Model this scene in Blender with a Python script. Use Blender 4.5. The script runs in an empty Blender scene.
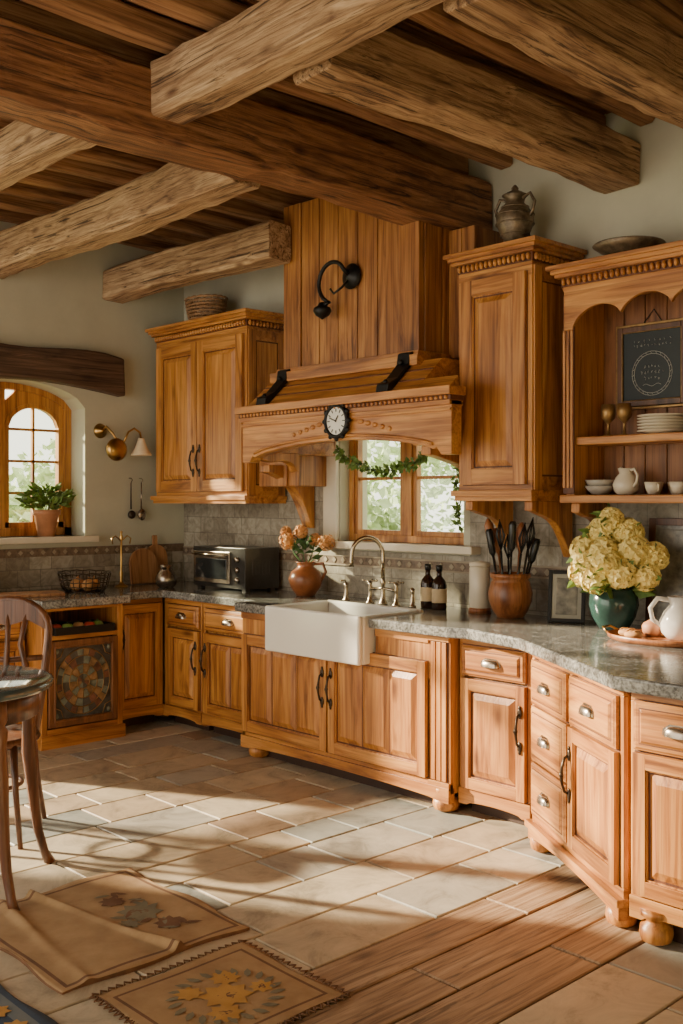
import bpy, bmesh, math, random
from mathutils import Vector, Matrix
random.seed(7)
pi = math.pi
scene = bpy.context.scene
col = scene.collection
R = random.uniform

# ------------------------------------------------------------------ materials
def base_mat(name, rough=.5, metal=0.0):
    m = bpy.data.materials.new(name); m.use_nodes = True
    nt = m.node_tree; b = nt.nodes['Principled BSDF']
    b.inputs['Roughness'].default_value = rough
    b.inputs['Metallic'].default_value = metal
    return m, nt, b

def ramp(nt, fac, stops):
    r = nt.nodes.new('ShaderNodeValToRGB')
    el = r.color_ramp.elements
    while len(el) < len(stops): el.new(.5)
    for e, (p, c) in zip(el, stops):
        e.position = p; e.color = (c[0], c[1], c[2], 1)
    nt.links.new(fac, r.inputs['Fac'])
    return r.outputs['Color']

def coords(nt, scale=(1,1,1), rnd=True, kind='Object'):
    tc = nt.nodes.new('ShaderNodeTexCoord')
    mp = nt.nodes.new('ShaderNodeMapping')
    mp.inputs['Scale'].default_value = scale
    nt.links.new(tc.outputs[kind], mp.inputs['Vector'])
    if rnd:
        oi = nt.nodes.new('ShaderNodeObjectInfo')
        mm = nt.nodes.new('ShaderNodeVectorMath'); mm.operation = 'SCALE'
        cb = nt.nodes.new('ShaderNodeCombineXYZ')
        for i in range(3): nt.links.new(oi.outputs['Random'], cb.inputs[i])
        nt.links.new(cb.outputs[0], mm.inputs[0]); mm.inputs['Scale'].default_value = 37
        nt.links.new(mm.outputs[0], mp.inputs['Location'])
    return mp.outputs['Vector']

def noise(nt, vec, scale, detail=6, dist=0, rough=.6):
    n = nt.nodes.new('ShaderNodeTexNoise')
    n.inputs['Scale'].default_value = scale; n.inputs['Detail'].default_value = detail
    n.inputs['Distortion'].default_value = dist; n.inputs['Roughness'].default_value = rough
    nt.links.new(vec, n.inputs['Vector'])
    return n.outputs['Fac']

def bump(nt, b, h, strength, dist=.01):
    bp = nt.nodes.new('ShaderNodeBump')
    bp.inputs['Strength'].default_value = strength; bp.inputs['Distance'].default_value = dist
    nt.links.new(h, bp.inputs['Height']); nt.links.new(bp.outputs['Normal'], b.inputs['Normal'])

def mix(nt, a, bb, fac, mode='MIX'):
    m = nt.nodes.new('ShaderNodeMix'); m.data_type = 'RGBA'; m.blend_type = mode
    for i, v in ((0, fac), (6, a), (7, bb)):
        if isinstance(v, (int, float)): m.inputs[i].default_value = v
        elif isinstance(v, tuple): m.inputs[i].default_value = (v[0], v[1], v[2], 1)
        else: nt.links.new(v, m.inputs[i])
    return m.outputs[2]

def wood(name, dark, mid, light, axis=2, rough=.38, bmp=.12, crack=0.0, sc=1.0, grain=(.5, .42, .34), ct=.42):
    m, nt, b = base_mat(name, rough)
    s = [9*sc]*3; s[axis] = .8*sc
    v = coords(nt, tuple(s))
    n1 = noise(nt, v, 1.0, 7, 2.4, .58)
    c = ramp(nt, n1, [(.32, dark), (.45, mid), (.64, light)])
    s2 = [75*sc]*3; s2[axis] = 1.8*sc
    v2 = coords(nt, tuple(s2))
    n2 = noise(nt, v2, 1.0, 4, .5)
    f = ramp(nt, n2, [(.36, grain), (.52, (1, 1, 1))])
    c = mix(nt, c, f, .6 if not crack else .8, 'MULTIPLY')
    s5 = [2.2]*3; s5[axis] = .9
    n5 = noise(nt, coords(nt, tuple(s5)), 1.0, 3, .5)
    c = mix(nt, c, ramp(nt, n5, [(.35, (.66, .58, .52)), (.6, (1.0, 1.0, 1.0))]), .8, 'MULTIPLY')
    if crack:
        s3 = [20*sc]*3; s3[axis] = .5*sc
        v3 = coords(nt, tuple(s3))
        n3 = noise(nt, v3, 1.3, 7, 1.5, .72)
        k = ramp(nt, n3, [(ct-.04, (.10, .07, .05)), (ct, (.6, .55, .5)), (ct+.05, (1, 1, 1))])
        c = mix(nt, c, k, crack, 'MULTIPLY')
    s4 = [3.2*sc]*3; s4[axis] = 1.3*sc
    vo = nt.nodes.new('ShaderNodeTexVoronoi'); vo.inputs['Scale'].default_value = 1.5
    nt.links.new(coords(nt, tuple(s4)), vo.inputs['Vector'])
    kk = ramp(nt, vo.outputs['Distance'], [(.04, (.22, .12, .06)), (.16, (1, 1, 1))])
    c = mix(nt, c, kk, .8, 'MULTIPLY')
    nt.links.new(c, b.inputs['Base Color'])
    bump(nt, b, n2 if not crack else n3, bmp, .01)
    return m

def plain(name, c, rough=.5, metal=0, var=.15, sc=8, bmp=0, trans=0, coat=0):
    m, nt, b = base_mat(name, rough, metal)
    n = noise(nt, coords(nt), sc, 5)
    d = tuple(max(0, x*(1-var)) for x in c); l = tuple(min(1, x*(1+var)) for x in c)
    nt.links.new(ramp(nt, n, [(.3, d), (.7, l)]), b.inputs['Base Color'])
    if bmp: bump(nt, b, n, bmp, .01)
    if trans: b.inputs['Transmission Weight'].default_value = trans
    if coat: b.inputs['Coat Weight'].default_value = coat
    return m

HD, HM, HL = (.24, .082, .018), (.50, .20, .046), (.68, .325, .088)
woodV = wood('honey_wood_vertical', HD, HM, HL, 2)
woodX = wood('honey_wood_horizontal', HD, HM, HL, 0)
creviceShade = wood('crevice_shade_wood', (.07, .02, .007), (.13, .04, .013), (.18, .06, .02), 2, .5)  # dark tone painted into grooves and gaps to imitate crevice shade
hoodV = wood('hood_plank_wood', (.18, .06, .014), (.38, .15, .038), (.54, .25, .072), 2, .45, .2, .5, 1, ct=.36)
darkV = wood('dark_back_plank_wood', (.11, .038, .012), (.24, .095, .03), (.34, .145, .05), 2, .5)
frameD = wood('dark_frame_wood', (.05, .02, .01), (.11, .045, .02), (.17, .075, .035), 2, .4)
beamX = wood('weathered_beam_wood_x', (.19, .10, .048), (.46, .29, .155), (.66, .47, .28), 0, .75, .8, .9, 1.3)
beamY = wood('weathered_beam_wood_y', (.16, .08, .035), (.42, .245, .12), (.60, .39, .21), 1, .75, .8, .9, 1.3)
beamR = wood('red_brown_beam_wood', (.09, .032, .012), (.27, .115, .042), (.42, .20, .085), 1, .6, .8, .9, 1.2)
joistM = wood('joist_wood', (.14, .06, .025), (.36, .18, .08), (.52, .29, .14), 1, .7, .4, .6)
ceilM = wood('ceiling_plank_wood', (.09, .036, .014), (.23, .095, .036), (.33, .15, .06), 1, .7, .3, .4)
lintelM = wood('old_lintel_wood', (.035, .018, .010), (.10, .055, .032), (.17, .10, .06), 1, .7, .5, .7)
chairM = wood('dark_chair_wood', (.05, .02, .01), (.13, .05, .022), (.22, .09, .038), 2, .3)
tableTop = plain('table_top_lacquer', (.06, .09, .10), .10, 0, .3, 4, 0, 0, .5)
boardM = wood('cutting_board_wood', (.25, .10, .04), (.45, .21, .08), (.6, .32, .14), 2, .5)
crockM = wood('turned_wood', (.16, .05, .02), (.33, .12, .04), (.46, .19, .07), 2, .35)

plaster = plain('sage_plaster', (.52, .50, .385), .9, 0, .09, 2.5, .12)
white_c = plain('white_fireclay', (.82, .79, .72), .12, 0, .02, 3)
cream = plain('cream_ceramic', (.70, .62, .48), .25, 0, .06, 5)
greyc = plain('grey_stoneware', (.46, .42, .36), .3, 0, .12, 12)
bronze = plain('aged_bronze', (.07, .05, .035), .35, .9, .3, 30)
pewter = plain('aged_pewter', (.36, .30, .24), .26, .95, .2, 25)
nickel = plain('warm_nickel', (.42, .35, .26), .2, 1, .1, 20)
brass = plain('aged_brass', (.45, .27, .09), .28, 1, .2, 20)
iron = plain('black_iron', (.018, .017, .016), .45, .6, .2, 30, .1)
blackp = plain('black_enamel', (.02, .02, .02), .25, .2, .1, 10)
glassd = plain('dark_glass', (.015, .017, .018), .06, 0, .1, 3)
brownglass = plain('brown_bottle_glass', (.03, .012, .006), .08, 0, .2, 5, 0, .2)
labelM = plain('paper_label', (.55, .42, .25), .8)
terra = plain('terracotta', (.48, .21, .10), .55, 0, .25, 9, .1)
terraD = plain('rust_ceramic', (.26, .085, .03), .3, 0, .45, 7)
teal = plain('dark_teal_glaze', (.02, .05, .042), .15, 0, .4, 10)
leafM = plain('leaf_green', (.13, .22, .04), .5, 0, .5, 14)
leafD = plain('leaf_dark', (.06, .13, .035), .5, 0, .5, 14)
leafOut = plain('garden_leaf', (.46, .56, .32), .7, 0, .3, 1.5)
petalY = plain('cream_yellow_petal', (.93, .76, .27), .6, 0, .1, 12)
petalO = plain('dry_peach_petal', (.62, .30, .10), .7, 0, .4, 18)
wicker = plain('wicker', (.30, .16, .07), .7, 0, .4, 40, .4)
chalk = plain('chalkboard', (.018, .026, .03), .6, 0, .2, 6)
chalkw = plain('chalk_stroke', (.5, .5, .46), .9)
goldf = plain('old_gold', (.32, .19, .07), .4, .7, .3, 25)
photoM = plain('faded_print', (.17, .155, .12), .3, 0, .8, 14)
matM = plain('aged_mat_board', (.34, .32, .26), .7, 0, .15, 6)
clockface = plain('clock_face', (.78, .76, .68), .4, 0, .03)
shadeM = plain('frosted_lamp_shade', (.85, .70, .48), .4)
red = plain('red_skin', (.45, .05, .02), .3); green = plain('green_skin', (.18, .28, .05), .4)
bread = plain('bread_crust', (.50, .24, .075), .7, 0, .35, 12, .2)
urnM = plain('antique_urn', (.20, .145, .09), .42, .5, .6, 22, .4)
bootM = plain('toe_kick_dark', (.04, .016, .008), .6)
earth = plain('grass_ground', (.26, .33, .14), .9)
gl1 = plain('amber_glass', (.28, .17, .08), .15, 0, .5, 20); gl2 = plain('smoke_glass', (.08, .075, .065), .12, 0, .4, 20)
gl3 = plain('sage_glass', (.18, .20, .155), .15, 0, .5, 20); gl4 = plain('rose_glass', (.18, .085, .055), .15, 0, .5, 20)

def granite():
    m, nt, b = base_mat('grey_granite', .14)
    v = coords(nt, rnd=False)
    a = noise(nt, v, 5, 9, 2.0, .75)
    c = ramp(nt, a, [(.32, (.085, .085, .08)), (.46, (.20, .198, .185)), (.62, (.35, .345, .32))])
    n2 = noise(nt, v, 70, 4)
    c = mix(nt, c, ramp(nt, n2, [(.40, (.3, .29, .28)), (.55, (1, 1, 1))]), .85, 'MULTIPLY')
    nt.links.new(c, b.inputs['Base Color'])
    return m
granM = granite()

def tiles():
    m, nt, b = base_mat('backsplash_tile', .45)
    tc = nt.nodes.new('ShaderNodeTexCoord'); sp = nt.nodes.new('ShaderNodeSeparateXYZ')
    nt.links.new(tc.outputs['Object'], sp.inputs[0])
    ad = nt.nodes.new('ShaderNodeMath'); nt.links.new(sp.outputs[0], ad.inputs[0]); nt.links.new(sp.outputs[1], ad.inputs[1])
    cb = nt.nodes.new('ShaderNodeCombineXYZ')
    nt.links.new(ad.outputs[0], cb.inputs[0]); nt.links.new(sp.outputs[2], cb.inputs[1])
    br = nt.nodes.new('ShaderNodeTexBrick'); nt.links.new(cb.outputs[0], br.inputs['Vector'])
    br.inputs['Scale'].default_value = 1; br.inputs['Brick Width'].default_value = .17
    br.inputs['Row Height'].default_value = .12; br.inputs['Mortar Size'].default_value = .003
    br.offset = .5
    br.inputs['Color1'].default_value = (.27, .235, .18, 1); br.inputs['Color2'].default_value = (.46, .42, .335, 1)
    br.inputs['Mortar'].default_value = (.22, .19, .15, 1)
    n = noise(nt, cb.outputs[0], 14, 7, 1.4)
    c = mix(nt, br.outputs['Color'], ramp(nt, n, [(.3, (.45, .4, .35)), (.62, (1.0, 1.0, 1.0))]), .85, 'MULTIPLY')
    nt.links.new(c, b.inputs['Base Color'])
    bump(nt, b, br.outputs['Fac'], -.5, .003)
    return m
tileM = tiles()

def stone(name, c, var=.28):
    m, nt, b = base_mat(name, .5)
    v = coords(nt, rnd=False)
    n = noise(nt, v, 4, 10, 1.2, .72)
    d = tuple(x*(1-var*1.6) for x in c); l = tuple(min(1, x*(1+var)) for x in c)
    cc = ramp(nt, n, [(.32, d), (.48, c), (.68, l)])
    nt.links.new(cc, b.inputs['Base Color']); bump(nt, b, n, .3, .01)
    return m
stones = [stone('stone_cream', (.50, .42, .30)), stone('stone_tan', (.41, .315, .21)), stone('stone_sand', (.45, .365, .25)),
          stone('stone_bluegrey', (.28, .285, .25)), stone('stone_brown', (.33, .235, .155)), stone('stone_grey', (.36, .33, .27))]
floorWood = wood('floor_board_wood', (.17, .095, .05), (.35, .225, .13), (.50, .35, .22), 1, .5, .4, .7)
grout = plain('grout', (.09, .07, .05), .9)

def glassy():
    m = bpy.data.materials.new('window_glass'); m.use_nodes = True
    nt = m.node_tree; nt.nodes.clear()
    o = nt.nodes.new('ShaderNodeOutputMaterial'); mx = nt.nodes.new('ShaderNodeMixShader')
    t = nt.nodes.new('ShaderNodeBsdfTransparent'); g = nt.nodes.new('ShaderNodeBsdfGlossy')
    g.inputs['Roughness'].default_value = .02; mx.inputs[0].default_value = .07
    t.inputs[0].default_value = (.93, .97, .93, 1)
    nt.links.new(t.outputs[0], mx.inputs[1]); nt.links.new(g.outputs[0], mx.inputs[2]); nt.links.new(mx.outputs[0], o.inputs[0])
    return m
paneM = glassy()

def fabric(name, c1, c2, sc=60):
    m, nt, b = base_mat(name, .95)
    v = coords(nt, rnd=False)
    w = nt.nodes.new('ShaderNodeTexWave'); w.inputs['Scale'].default_value = sc; nt.links.new(v, w.inputs['Vector'])
    n = noise(nt, v, 9, 6)
    c = ramp(nt, n, [(.3, c1), (.7, c2)])
    c = mix(nt, c, ramp(nt, w.outputs['Fac'], [(0, (.75, .72, .7)), (1, (1, 1, 1))]), .6, 'MULTIPLY')
    nt.links.new(c, b.inputs['Base Color']); bump(nt, b, w.outputs['Fac'], .3, .003)
    return m
rugT = fabric('tan_linen', (.32, .19, .085), (.46, .30, .15))
rugB = fabric('brown_embroidery', (.13, .06, .027), (.21, .105, .05))
rugG = fabric('gold_embroidery', (.44, .22, .045), (.58, .33, .08))
rugGr = fabric('sage_embroidery', (.16, .14, .09), (.25, .22, .14))
rugBl = fabric('navy_wool', (.02, .04, .075), (.05, .08, .13))
rugRe = fabric('slate_wool', (.10, .14, .18), (.18, .2, .2))

# ------------------------------------------------------------------ mesh builder
class M:
    def __init__(s): s.v = []; s.f = []; s.mi = []; s.sm = []
    def add(s, vs, fs, mi=0, sm=False, T=None):
        o = len(s.v)
        s.v += [tuple(T @ Vector(p)) if T else tuple(p) for p in vs]
        for f in fs:
            s.f.append([o+i for i in f]); s.mi.append(mi); s.sm.append(sm)
    def box(s, x0, x1, y0, y1, z0, z1, mi=0, T=None):
        vs = [(x, y, z) for z in (z0, z1) for y in (y0, y1) for x in (x0, x1)]
        s.add(vs, [(0,2,3,1),(4,5,7,6),(0,1,5,4),(2,6,7,3),(0,4,6,2),(1,3,7,5)], mi, False, T)
    def frus(s, x0, x1, z0, z1, y0, y1, ins, mi=0, T=None):
        a = [(x0,y0,z0),(x1,y0,z0),(x1,y0,z1),(x0,y0,z1)]
        b = [(x0+ins,y1,z0+ins),(x1-ins,y1,z0+ins),(x1-ins,y1,z1-ins),(x0+ins,y1,z1-ins)]
        s.add(a+b, [(4,5,6,7)]+[(i,(i+1)%4,4+(i+1)%4,4+i) for i in range(4)], mi, False, T)
    def lathe(s, prof, seg=24, c=(0,0,0), mi=0, T=None, sm=True):
        vs = []; n = len(prof)
        for i in range(seg):
            a = 2*pi*i/seg
            for r, z in prof: vs.append((c[0]+r*math.cos(a), c[1]+r*math.sin(a), c[2]+z))
        fs = []
        for i in range(seg):
            j = (i+1) % seg
            for k in range(n-1): fs.append((i*n+k, j*n+k, j*n+k+1, i*n+k+1))
        if n > 2:
            if prof[0][0] > 1e-4: fs.append([i*n for i in range(seg)][::-1])
            if prof[-1][0] > 1e-4: fs.append([i*n+n-1 for i in range(seg)])
        s.add(vs, fs, mi, sm, T)
    def disc(s, r, z, seg=32, mi=0, T=None):
        s.add([(r*math.cos(2*pi*i/seg), r*math.sin(2*pi*i/seg), z) for i in range(seg)], [tuple(range(seg))], mi, False, T)
    def tube(s, pts, r, seg=8, mi=0, T=None, closed=False):
        pts = [Vector(p) for p in pts]; n = len(pts); vs = []
        rr = r if isinstance(r, (list, tuple)) else [r]*n
        up = None
        for i, p in enumerate(pts):
            if closed: t = pts[(i+1) % n]-pts[i-1]
            else: t = pts[min(i+1, n-1)]-pts[max(i-1, 0)]
            if t.length < 1e-9: t = Vector((0,0,1))
            t.normalize()
            if up is None:
                up = t.orthogonal().normalized()
            else:
                up = up - t*up.dot(t)
                up = up.normalized() if up.length > 1e-6 else t.orthogonal().normalized()
            sd = t.cross(up)
            for k in range(seg):
                a = 2*pi*k/seg
                vs.append(p+(up*math.cos(a)+sd*math.sin(a))*rr[i])
        fs = []
        for i in range(n if closed else n-1):
            j = (i+1) % n
            for k in range(seg):
                k2 = (k+1) % seg
                fs.append((i*seg+k, i*seg+k2, j*seg+k2, j*seg+k))
        if not closed:
            fs.append(list(range(seg))[::-1]); fs.append([(n-1)*seg+k for k in range(seg)])
        s.add(vs, fs, mi, True, T)
    def ext(s, poly, a, b, plane='XZ', mi=0, T=None):
        n = len(poly)
        def mk(p, h):
            if plane == 'XZ': return (p[0], h, p[1])
            if plane == 'YZ': return (h, p[0], p[1])
            return (p[0], p[1], h)
        vs = [mk(p, a) for p in poly]+[mk(p, b) for p in poly]
        s.add(vs, [list(range(n))[::-1], list(range(n, 2*n))]+[(i,(i+1)%n,n+(i+1)%n,n+i) for i in range(n)], mi, False, T)
    def sph(s, c, r, seg=14, ring=9, mi=0, T=None):
        if not isinstance(r, (list, tuple)): r = (r, r, r)
        vs = []; fs = []
        for i in range(ring+1):
            ph = pi*i/ring
            for k in range(seg):
                a = 2*pi*k/seg
                vs.append((c[0]+r[0]*math.sin(ph)*math.cos(a), c[1]+r[1]*math.sin(ph)*math.sin(a), c[2]-r[2]*math.cos(ph)))
        for i in range(ring):
            for k in range(seg):
                k2 = (k+1) % seg
                fs.append((i*seg+k, i*seg+k2, (i+1)*seg+k2, (i+1)*seg+k))
        s.add(vs, fs, mi, True, T)
    def leaf(s, c, size, mi=0, d=None, w=.45):
        d = d or Vector((R(-1,1), R(-1,1), R(-.6,1))).normalized()
        sd = d.orthogonal().normalized(); sd.rotate(Matrix.Rotation(R(0, 6.28), 3, d))
        nn = d.cross(sd)
        c = Vector(c)
        s.add([c, c+d*size*.45+sd*size*w*.5+nn*size*.08, c+d*size, c+d*size*.45-sd*size*w*.5+nn*size*.08], [(0,1,2,3)], mi)
    def obj(s, name, mats, parent=None, bevel=0, loc=None, seg=2):
        me = bpy.data.meshes.new(name)
        me.from_pydata([tuple(p) for p in s.v], [], s.f)
        if not isinstance(mats, (list, tuple)): mats = [mats]
        for m in mats: me.materials.append(m)
        for p, mi, sm in zip(me.polygons, s.mi, s.sm):
            p.material_index = mi; p.use_smooth = sm
        bm = bmesh.new(); bm.from_mesh(me)
        bmesh.ops.recalc_face_normals(bm, faces=bm.faces); bm.to_mesh(me); bm.free()
        me.update()
        o = bpy.data.objects.new(name, me); col.objects.link(o)
        if parent: o.parent = parent
        if loc: o.location = loc
        if bevel:
            b = o.modifiers.new('bevel', 'BEVEL'); b.width = bevel; b.segments = seg
            b.limit_method = 'ANGLE'; b.angle_limit = math.radians(40)
        return o

def tag(o, label, cat, group=None, kind=None):
    o['label'] = label; o['category'] = cat
    if group: o['group'] = group
    if kind: o['kind'] = kind
    return o
def struct(o, label=None):
    o['kind'] = 'structure'
    if label: o['label'] = label
    return o
def thing(name, label, cat, loc=(0,0,0), rz=0, group=None):
    e = bpy.data.objects.new(name, None); e.empty_display_size = .1
    e.location = loc; e.rotation_euler = (0, 0, rz); col.objects.link(e)
    return tag(e, label, cat, group)

WB = 4.72; WL = -6.82; HC = .94
# ------------------------------------------------------------------ room shell
m = M(); m.box(-7.0, 1.4, -2.4, 4.9, -.06, -.012, 6)
x = -6.95
while x < 1.3:
    w = random.choice([.24, .27, .3, .33])
    isw = (-2.62 < x < -1.98)
    if isw: w = .215
    y = -2.3 - R(0, .5)
    while y < 4.85:
        L = R(1.5, 2.2) if isw else random.choice([.30, .38, .5, .62, .8])
        y1 = min(y+L, 4.88); g = .0045
        mi = 7 if isw else random.choices([0,1,2,3,4,5], [4,3.2,3.5,2.4,2.2,3])[0]
        zt = R(-.0015, .0015)
        if y1 - y > .02:
            m.box(x+g, x+w-g, max(y, -2.38)+g, y1-g, -.02, zt, mi)
        y += L
    x += w
struct(m.obj('floor', stones+[grout, floorWood], bevel=.004, seg=1), 'pale stone tiles and worn boards laid in rows')

wx0, wx1, wz0, wz1 = -5.02, -3.96, 1.30, 2.05
m = M()
m.box(-7.1, wx0, WB, WB+.25, 0, 3.6); m.box(wx1, 1.4, WB, WB+.25, 0, 3.6)
m.box(wx0, wx1, WB, WB+.25, 0, wz0); m.box(wx0, wx1, WB, WB+.25, wz1, 3.6)
struct(m.obj('wall_back', plaster), 'sage green plaster wall')
ay0, ay1, az0, spr, rise = 2.80, 3.85, 1.31, 2.24, .17
def arch_pts(y0, y1, z, h, n=16):
    return [(y0+(y1-y0)*i/n, z+h*(1-(2*i/n-1)**2)**.6 if abs(2*i/n-1) < 1 else z) for i in range(n+1)]
m = M()
m.box(WL-.28, WL, 2.3, ay0, 0, 3.6); m.box(WL-.28, WL, ay1, 4.72, 0, 3.6)
m.box(WL-.28, WL, ay0, ay1, 0, az0)
m.ext([(ay0, 3.6)]+arch_pts(ay0, ay1, spr, rise)+[(ay1, 3.6)], WL-.28, WL, 'YZ')
m.box(WL-.28, WL, -2.4, .35, 0, 3.6); m.box(WL-.28, WL, .35, 2.3, 2.95, 3.6); m.box(WL-.28, WL, .35, 2.3, 0, .35)  # these boxes leave an out-of-view opening added for the sun
struct(m.obj('wall_left', plaster), 'sage green plaster wall with a deep arched window recess')
m = M(); m.box(1.3, 1.4, -2.4, 4.72, 0, 3.6)
struct(m.obj('wall_right', plaster), 'sage green plaster wall')
m = M(); m.box(-1.6, 1.3, -2.4, -2.3, 0, 3.6)
struct(m.obj('wall_fill_blocker', plaster), 'unseen sage green plaster wall added to cut frontal fill light, beside a wide opening')  # behind the camera, added so fill comes from the left
m = M(); x = -6.9
while x < 1.4:
    m.box(x, x+.145, -2.4, 4.8, 3.58, 3.62); x += .15
m.box(-7.1, 1.4, -2.4, 4.95, 3.615, 3.7)
struct(m.obj('ceiling', ceilM, bevel=.004, seg=1), 'dark plank ceiling')
m = M()
m.box(-6.80, wx0-.12, WB-.014, WB, HC, 1.62); m.box(wx1+.06, .9, WB-.014, WB, HC, 1.62)
m.box(wx0-.12, wx1+.06, WB-.014, WB, HC, wz0-.06)
m.box(-5.35, wx0-.12, WB-.014, WB, 1.62, 2.1)
struct(m.obj('trim_1', tileM), 'weathered beige grey backsplash tiles')
m = M(); m.box(WL, WL+.014, 2.3, 4.70, HC, 1.22)
struct(m.obj('trim_2', tileM), 'weathered beige grey backsplash tiles')
borderM = plain('border_tile', (.17, .115, .075), .4, 0, .5, 30)
m = M()
m.box(-6.80, .9, WB-.024, WB-.012, 1.14, 1.21); m.box(WL+.012, WL+.026, 2.3, 4.70, 1.17, 1.23)
for zz in (1.14, 1.20): m.box(-6.80, .9, WB-.028, WB-.022, zz, zz+.01, 1)
xx = -6.75
while xx < .8:
    T_ = Matrix.Translation((xx, WB-.026, 1.175)) @ Matrix.Rotation(pi/4, 4, 'Y'); m.box(-.014, .014, -.003, .003, -.014, .014, 1, T_); xx += .085
yy = 2.4
while yy < 4.6:
    T_ = Matrix.Translation((WL+.028, yy, 1.20)) @ Matrix.Rotation(pi/4, 4, 'X'); m.box(-.003, .003, -.012, .012, -.012, .012, 1, T_); yy += .085
struct(m.obj('trim_3', [borderM, plain('border_cream', (.33, .27, .19), .5)]), 'patterned border tile strip')

def rect_frame(m, x0, x1, z0, z1, y0, y1, w, mi=0):
    m.box(x0, x0+w, y0, y1, z0, z1, mi); m.box(x1-w, x1, y0, y1, z0, z1, mi)
    m.box(x0+w, x1-w, y0, y1, z0, z0+w, mi); m.box(x0+w, x1-w, y0, y1, z1-w, z1, mi)
m = M()
rect_frame(m, wx0, wx1, wz0, wz1, WB+.08, WB+.15, .045)
xm = (wx0+wx1)/2
m.box(xm-.04, xm+.04, WB+.075, WB+.15, wz0+.045, wz1-.045)
for a, b in ((wx0+.045, xm-.04), (xm+.04, wx1-.045)):
    rect_frame(m, a, b, wz0+.045, wz1-.045, WB+.09, WB+.135, .03)
    m.box(a+.03, b-.03, WB+.1, WB+.125, 1.70, 1.72)
m.box(wx0+.06, wx1-.06, WB+.11, WB+.114, wz0+.06, wz1-.06, 1)
struct(m.obj('window_2', [woodV, paneM], bevel=.004), 'honey wood casement window over the sink')
m = M(); m.box(wx0-.14, wx1+.14, WB-.10, WB+.08, wz0-.045, wz0)
m.box(wx0-.14, wx0-.01, WB-.03, WB, wz0, wz1)
struct(m.obj('trim_4', cream, bevel=.006), 'cream stone window sill and jamb')

m = M()
xf0, xf1 = WL-.27, WL-.20
def arch_frame(m, y0, y1, z0, zs, h, w, x0, x1, mi=0):
    m.box(x0, x1, y0, y0+w, z0, zs, mi); m.box(x0, x1, y1-w, y1, z0, zs, mi); m.box(x0, x1, y0, y1, z0, z0+w, mi)
    o = arch_pts(y0, y1, zs, h); i = arch_pts(y0+w, y1-w, zs, h-w*.8)
    m.ext(o+i[::-1], x0, x1, 'YZ', mi)
arch_frame(m, ay0, ay1, az0, spr, rise, .06, xf0, xf1)
ym = (ay0+ay1)/2-.03
m.box(xf0, xf1+.01, ym-.03, ym+.03, az0+.05, spr+rise-.05)
for a, b in ((ay0+.06, ym-.03), (ym+.03, ay1-.06)):
    arch_frame(m, a, b, az0+.06, spr-.14, .17, .04, xf0+.01, xf1-.01)
    o = arch_pts(a, b, spr-.14, .17)
    m.ext(o+[(b, spr+.03), (b-.1, spr+.12), (a+.1, spr+.12), (a, spr+.03)], xf0+.02, xf1-.015, 'YZ')
    c = (a+b)/2
    m.box(xf0+.02, xf1-.02, c-.009, c+.009, az0+.1, spr)
    for z in (1.62, 1.85, 2.08): m.box(xf0+.02, xf1-.02, a+.03, b-.03, z-.009, z+.009)
m.box(xf0+.03, xf0+.034, ay0+.05, ay1-.05, az0+.05, spr+.02, 1)
struct(m.obj('window_1', [woodV, paneM], bevel=.004), 'arched honey wood window with small panes')
m = M(); m.box(WL-.2, WL+.07, ay0-.08, ay1+.08, az0-.045, az0)
struct(m.obj('trim_5', cream, bevel=.006), 'pale window sill')
m = M()
for y in (.35, 1.1, 2.22): m.box(WL-.2, WL-.12, y, y+.08, .35, 2.95)
for z in (.35, 1.2, 2.05, 2.88): m.box(WL-.2, WL-.13, .35, 2.3, z, z+.06)
struct(m.obj('window_sun_added', woodV, bevel=.004), 'unseen mullioned window added to stripe the sunlight')  # out-of-view posts and transoms, added to cast light stripes inside

# ------------------------------------------------------------------ beams
def beam(name, axis, a0, a1, c0, c1, z0, z1, mat, label, amp=.007, step=.11):
    n = max(2, int((a1-a0)/step)); ch = .018; m = M(); vs = []; fs = []
    ph = R(0, 9)
    for i in range(n+1):
        a = a0+(a1-a0)*i/n
        wob = .012*math.sin(a*2.1+ph); wz = .010*math.sin(a*2.9+ph*2)
        pr = [(c0+ch, z0), (c1-ch, z0), (c1, z0+ch), (c1, z1-ch), (c1-ch, z1), (c0+ch, z1), (c0, z1-ch), (c0, z0+ch)]
        for (c, z) in pr:
            c += wob+R(-amp, amp); z += wz+R(-amp, amp)
            vs.append((a, c, z) if axis == 'x' else (c, a, z))
    for i in range(n):
        for k in range(8): fs.append((i*8+k, i*8+(k+1) % 8, (i+1)*8+(k+1) % 8, (i+1)*8+k))
    fs += [list(range(8))[::-1], [n*8+k for k in range(8)]]
    m.add(vs, fs)
    return tag(m.obj(name, mat, bevel=.006), label, 'beam')
beam('ceiling_beam', 'y', -1.0, WB-.01, -3.98, -3.73, 3.10, 3.40, beamR, 'massive red brown main beam running to the chimney hood')
beam('ceiling_beam', 'x', WL+.01, -4.0, 2.22, 2.38, 3.13, 3.34, beamX, 'pale weathered cross beam joining the main beam')
beam('ceiling_beam', 'x', WL+.01, -4.0, 3.05, 3.24, 3.09, 3.33, beamX, 'pale weathered cross beam near the arched window')
beam('ceiling_beam', 'x', WL+.01, -4.90, 4.00, 4.185, 3.05, 3.28, beamX, 'weathered cross beam above the corner wall cabinet')
beam('ceiling_beam', 'x', -3.73, 1.29, 2.40, 2.58, 3.18, 3.42, beamX, 'cracked weathered cross beam butting the main beam')
beam('ceiling_beam', 'y', 2.60, WB-.01, -3.02, -2.80, 3.17, 3.40, beamY, 'rounded weathered beam above the display hutch')
beam('ceiling_beam', 'y', 2.60, WB-.01, -2.27, -2.05, 3.16, 3.40, beamY, 'weathered beam with long cracks')
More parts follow.
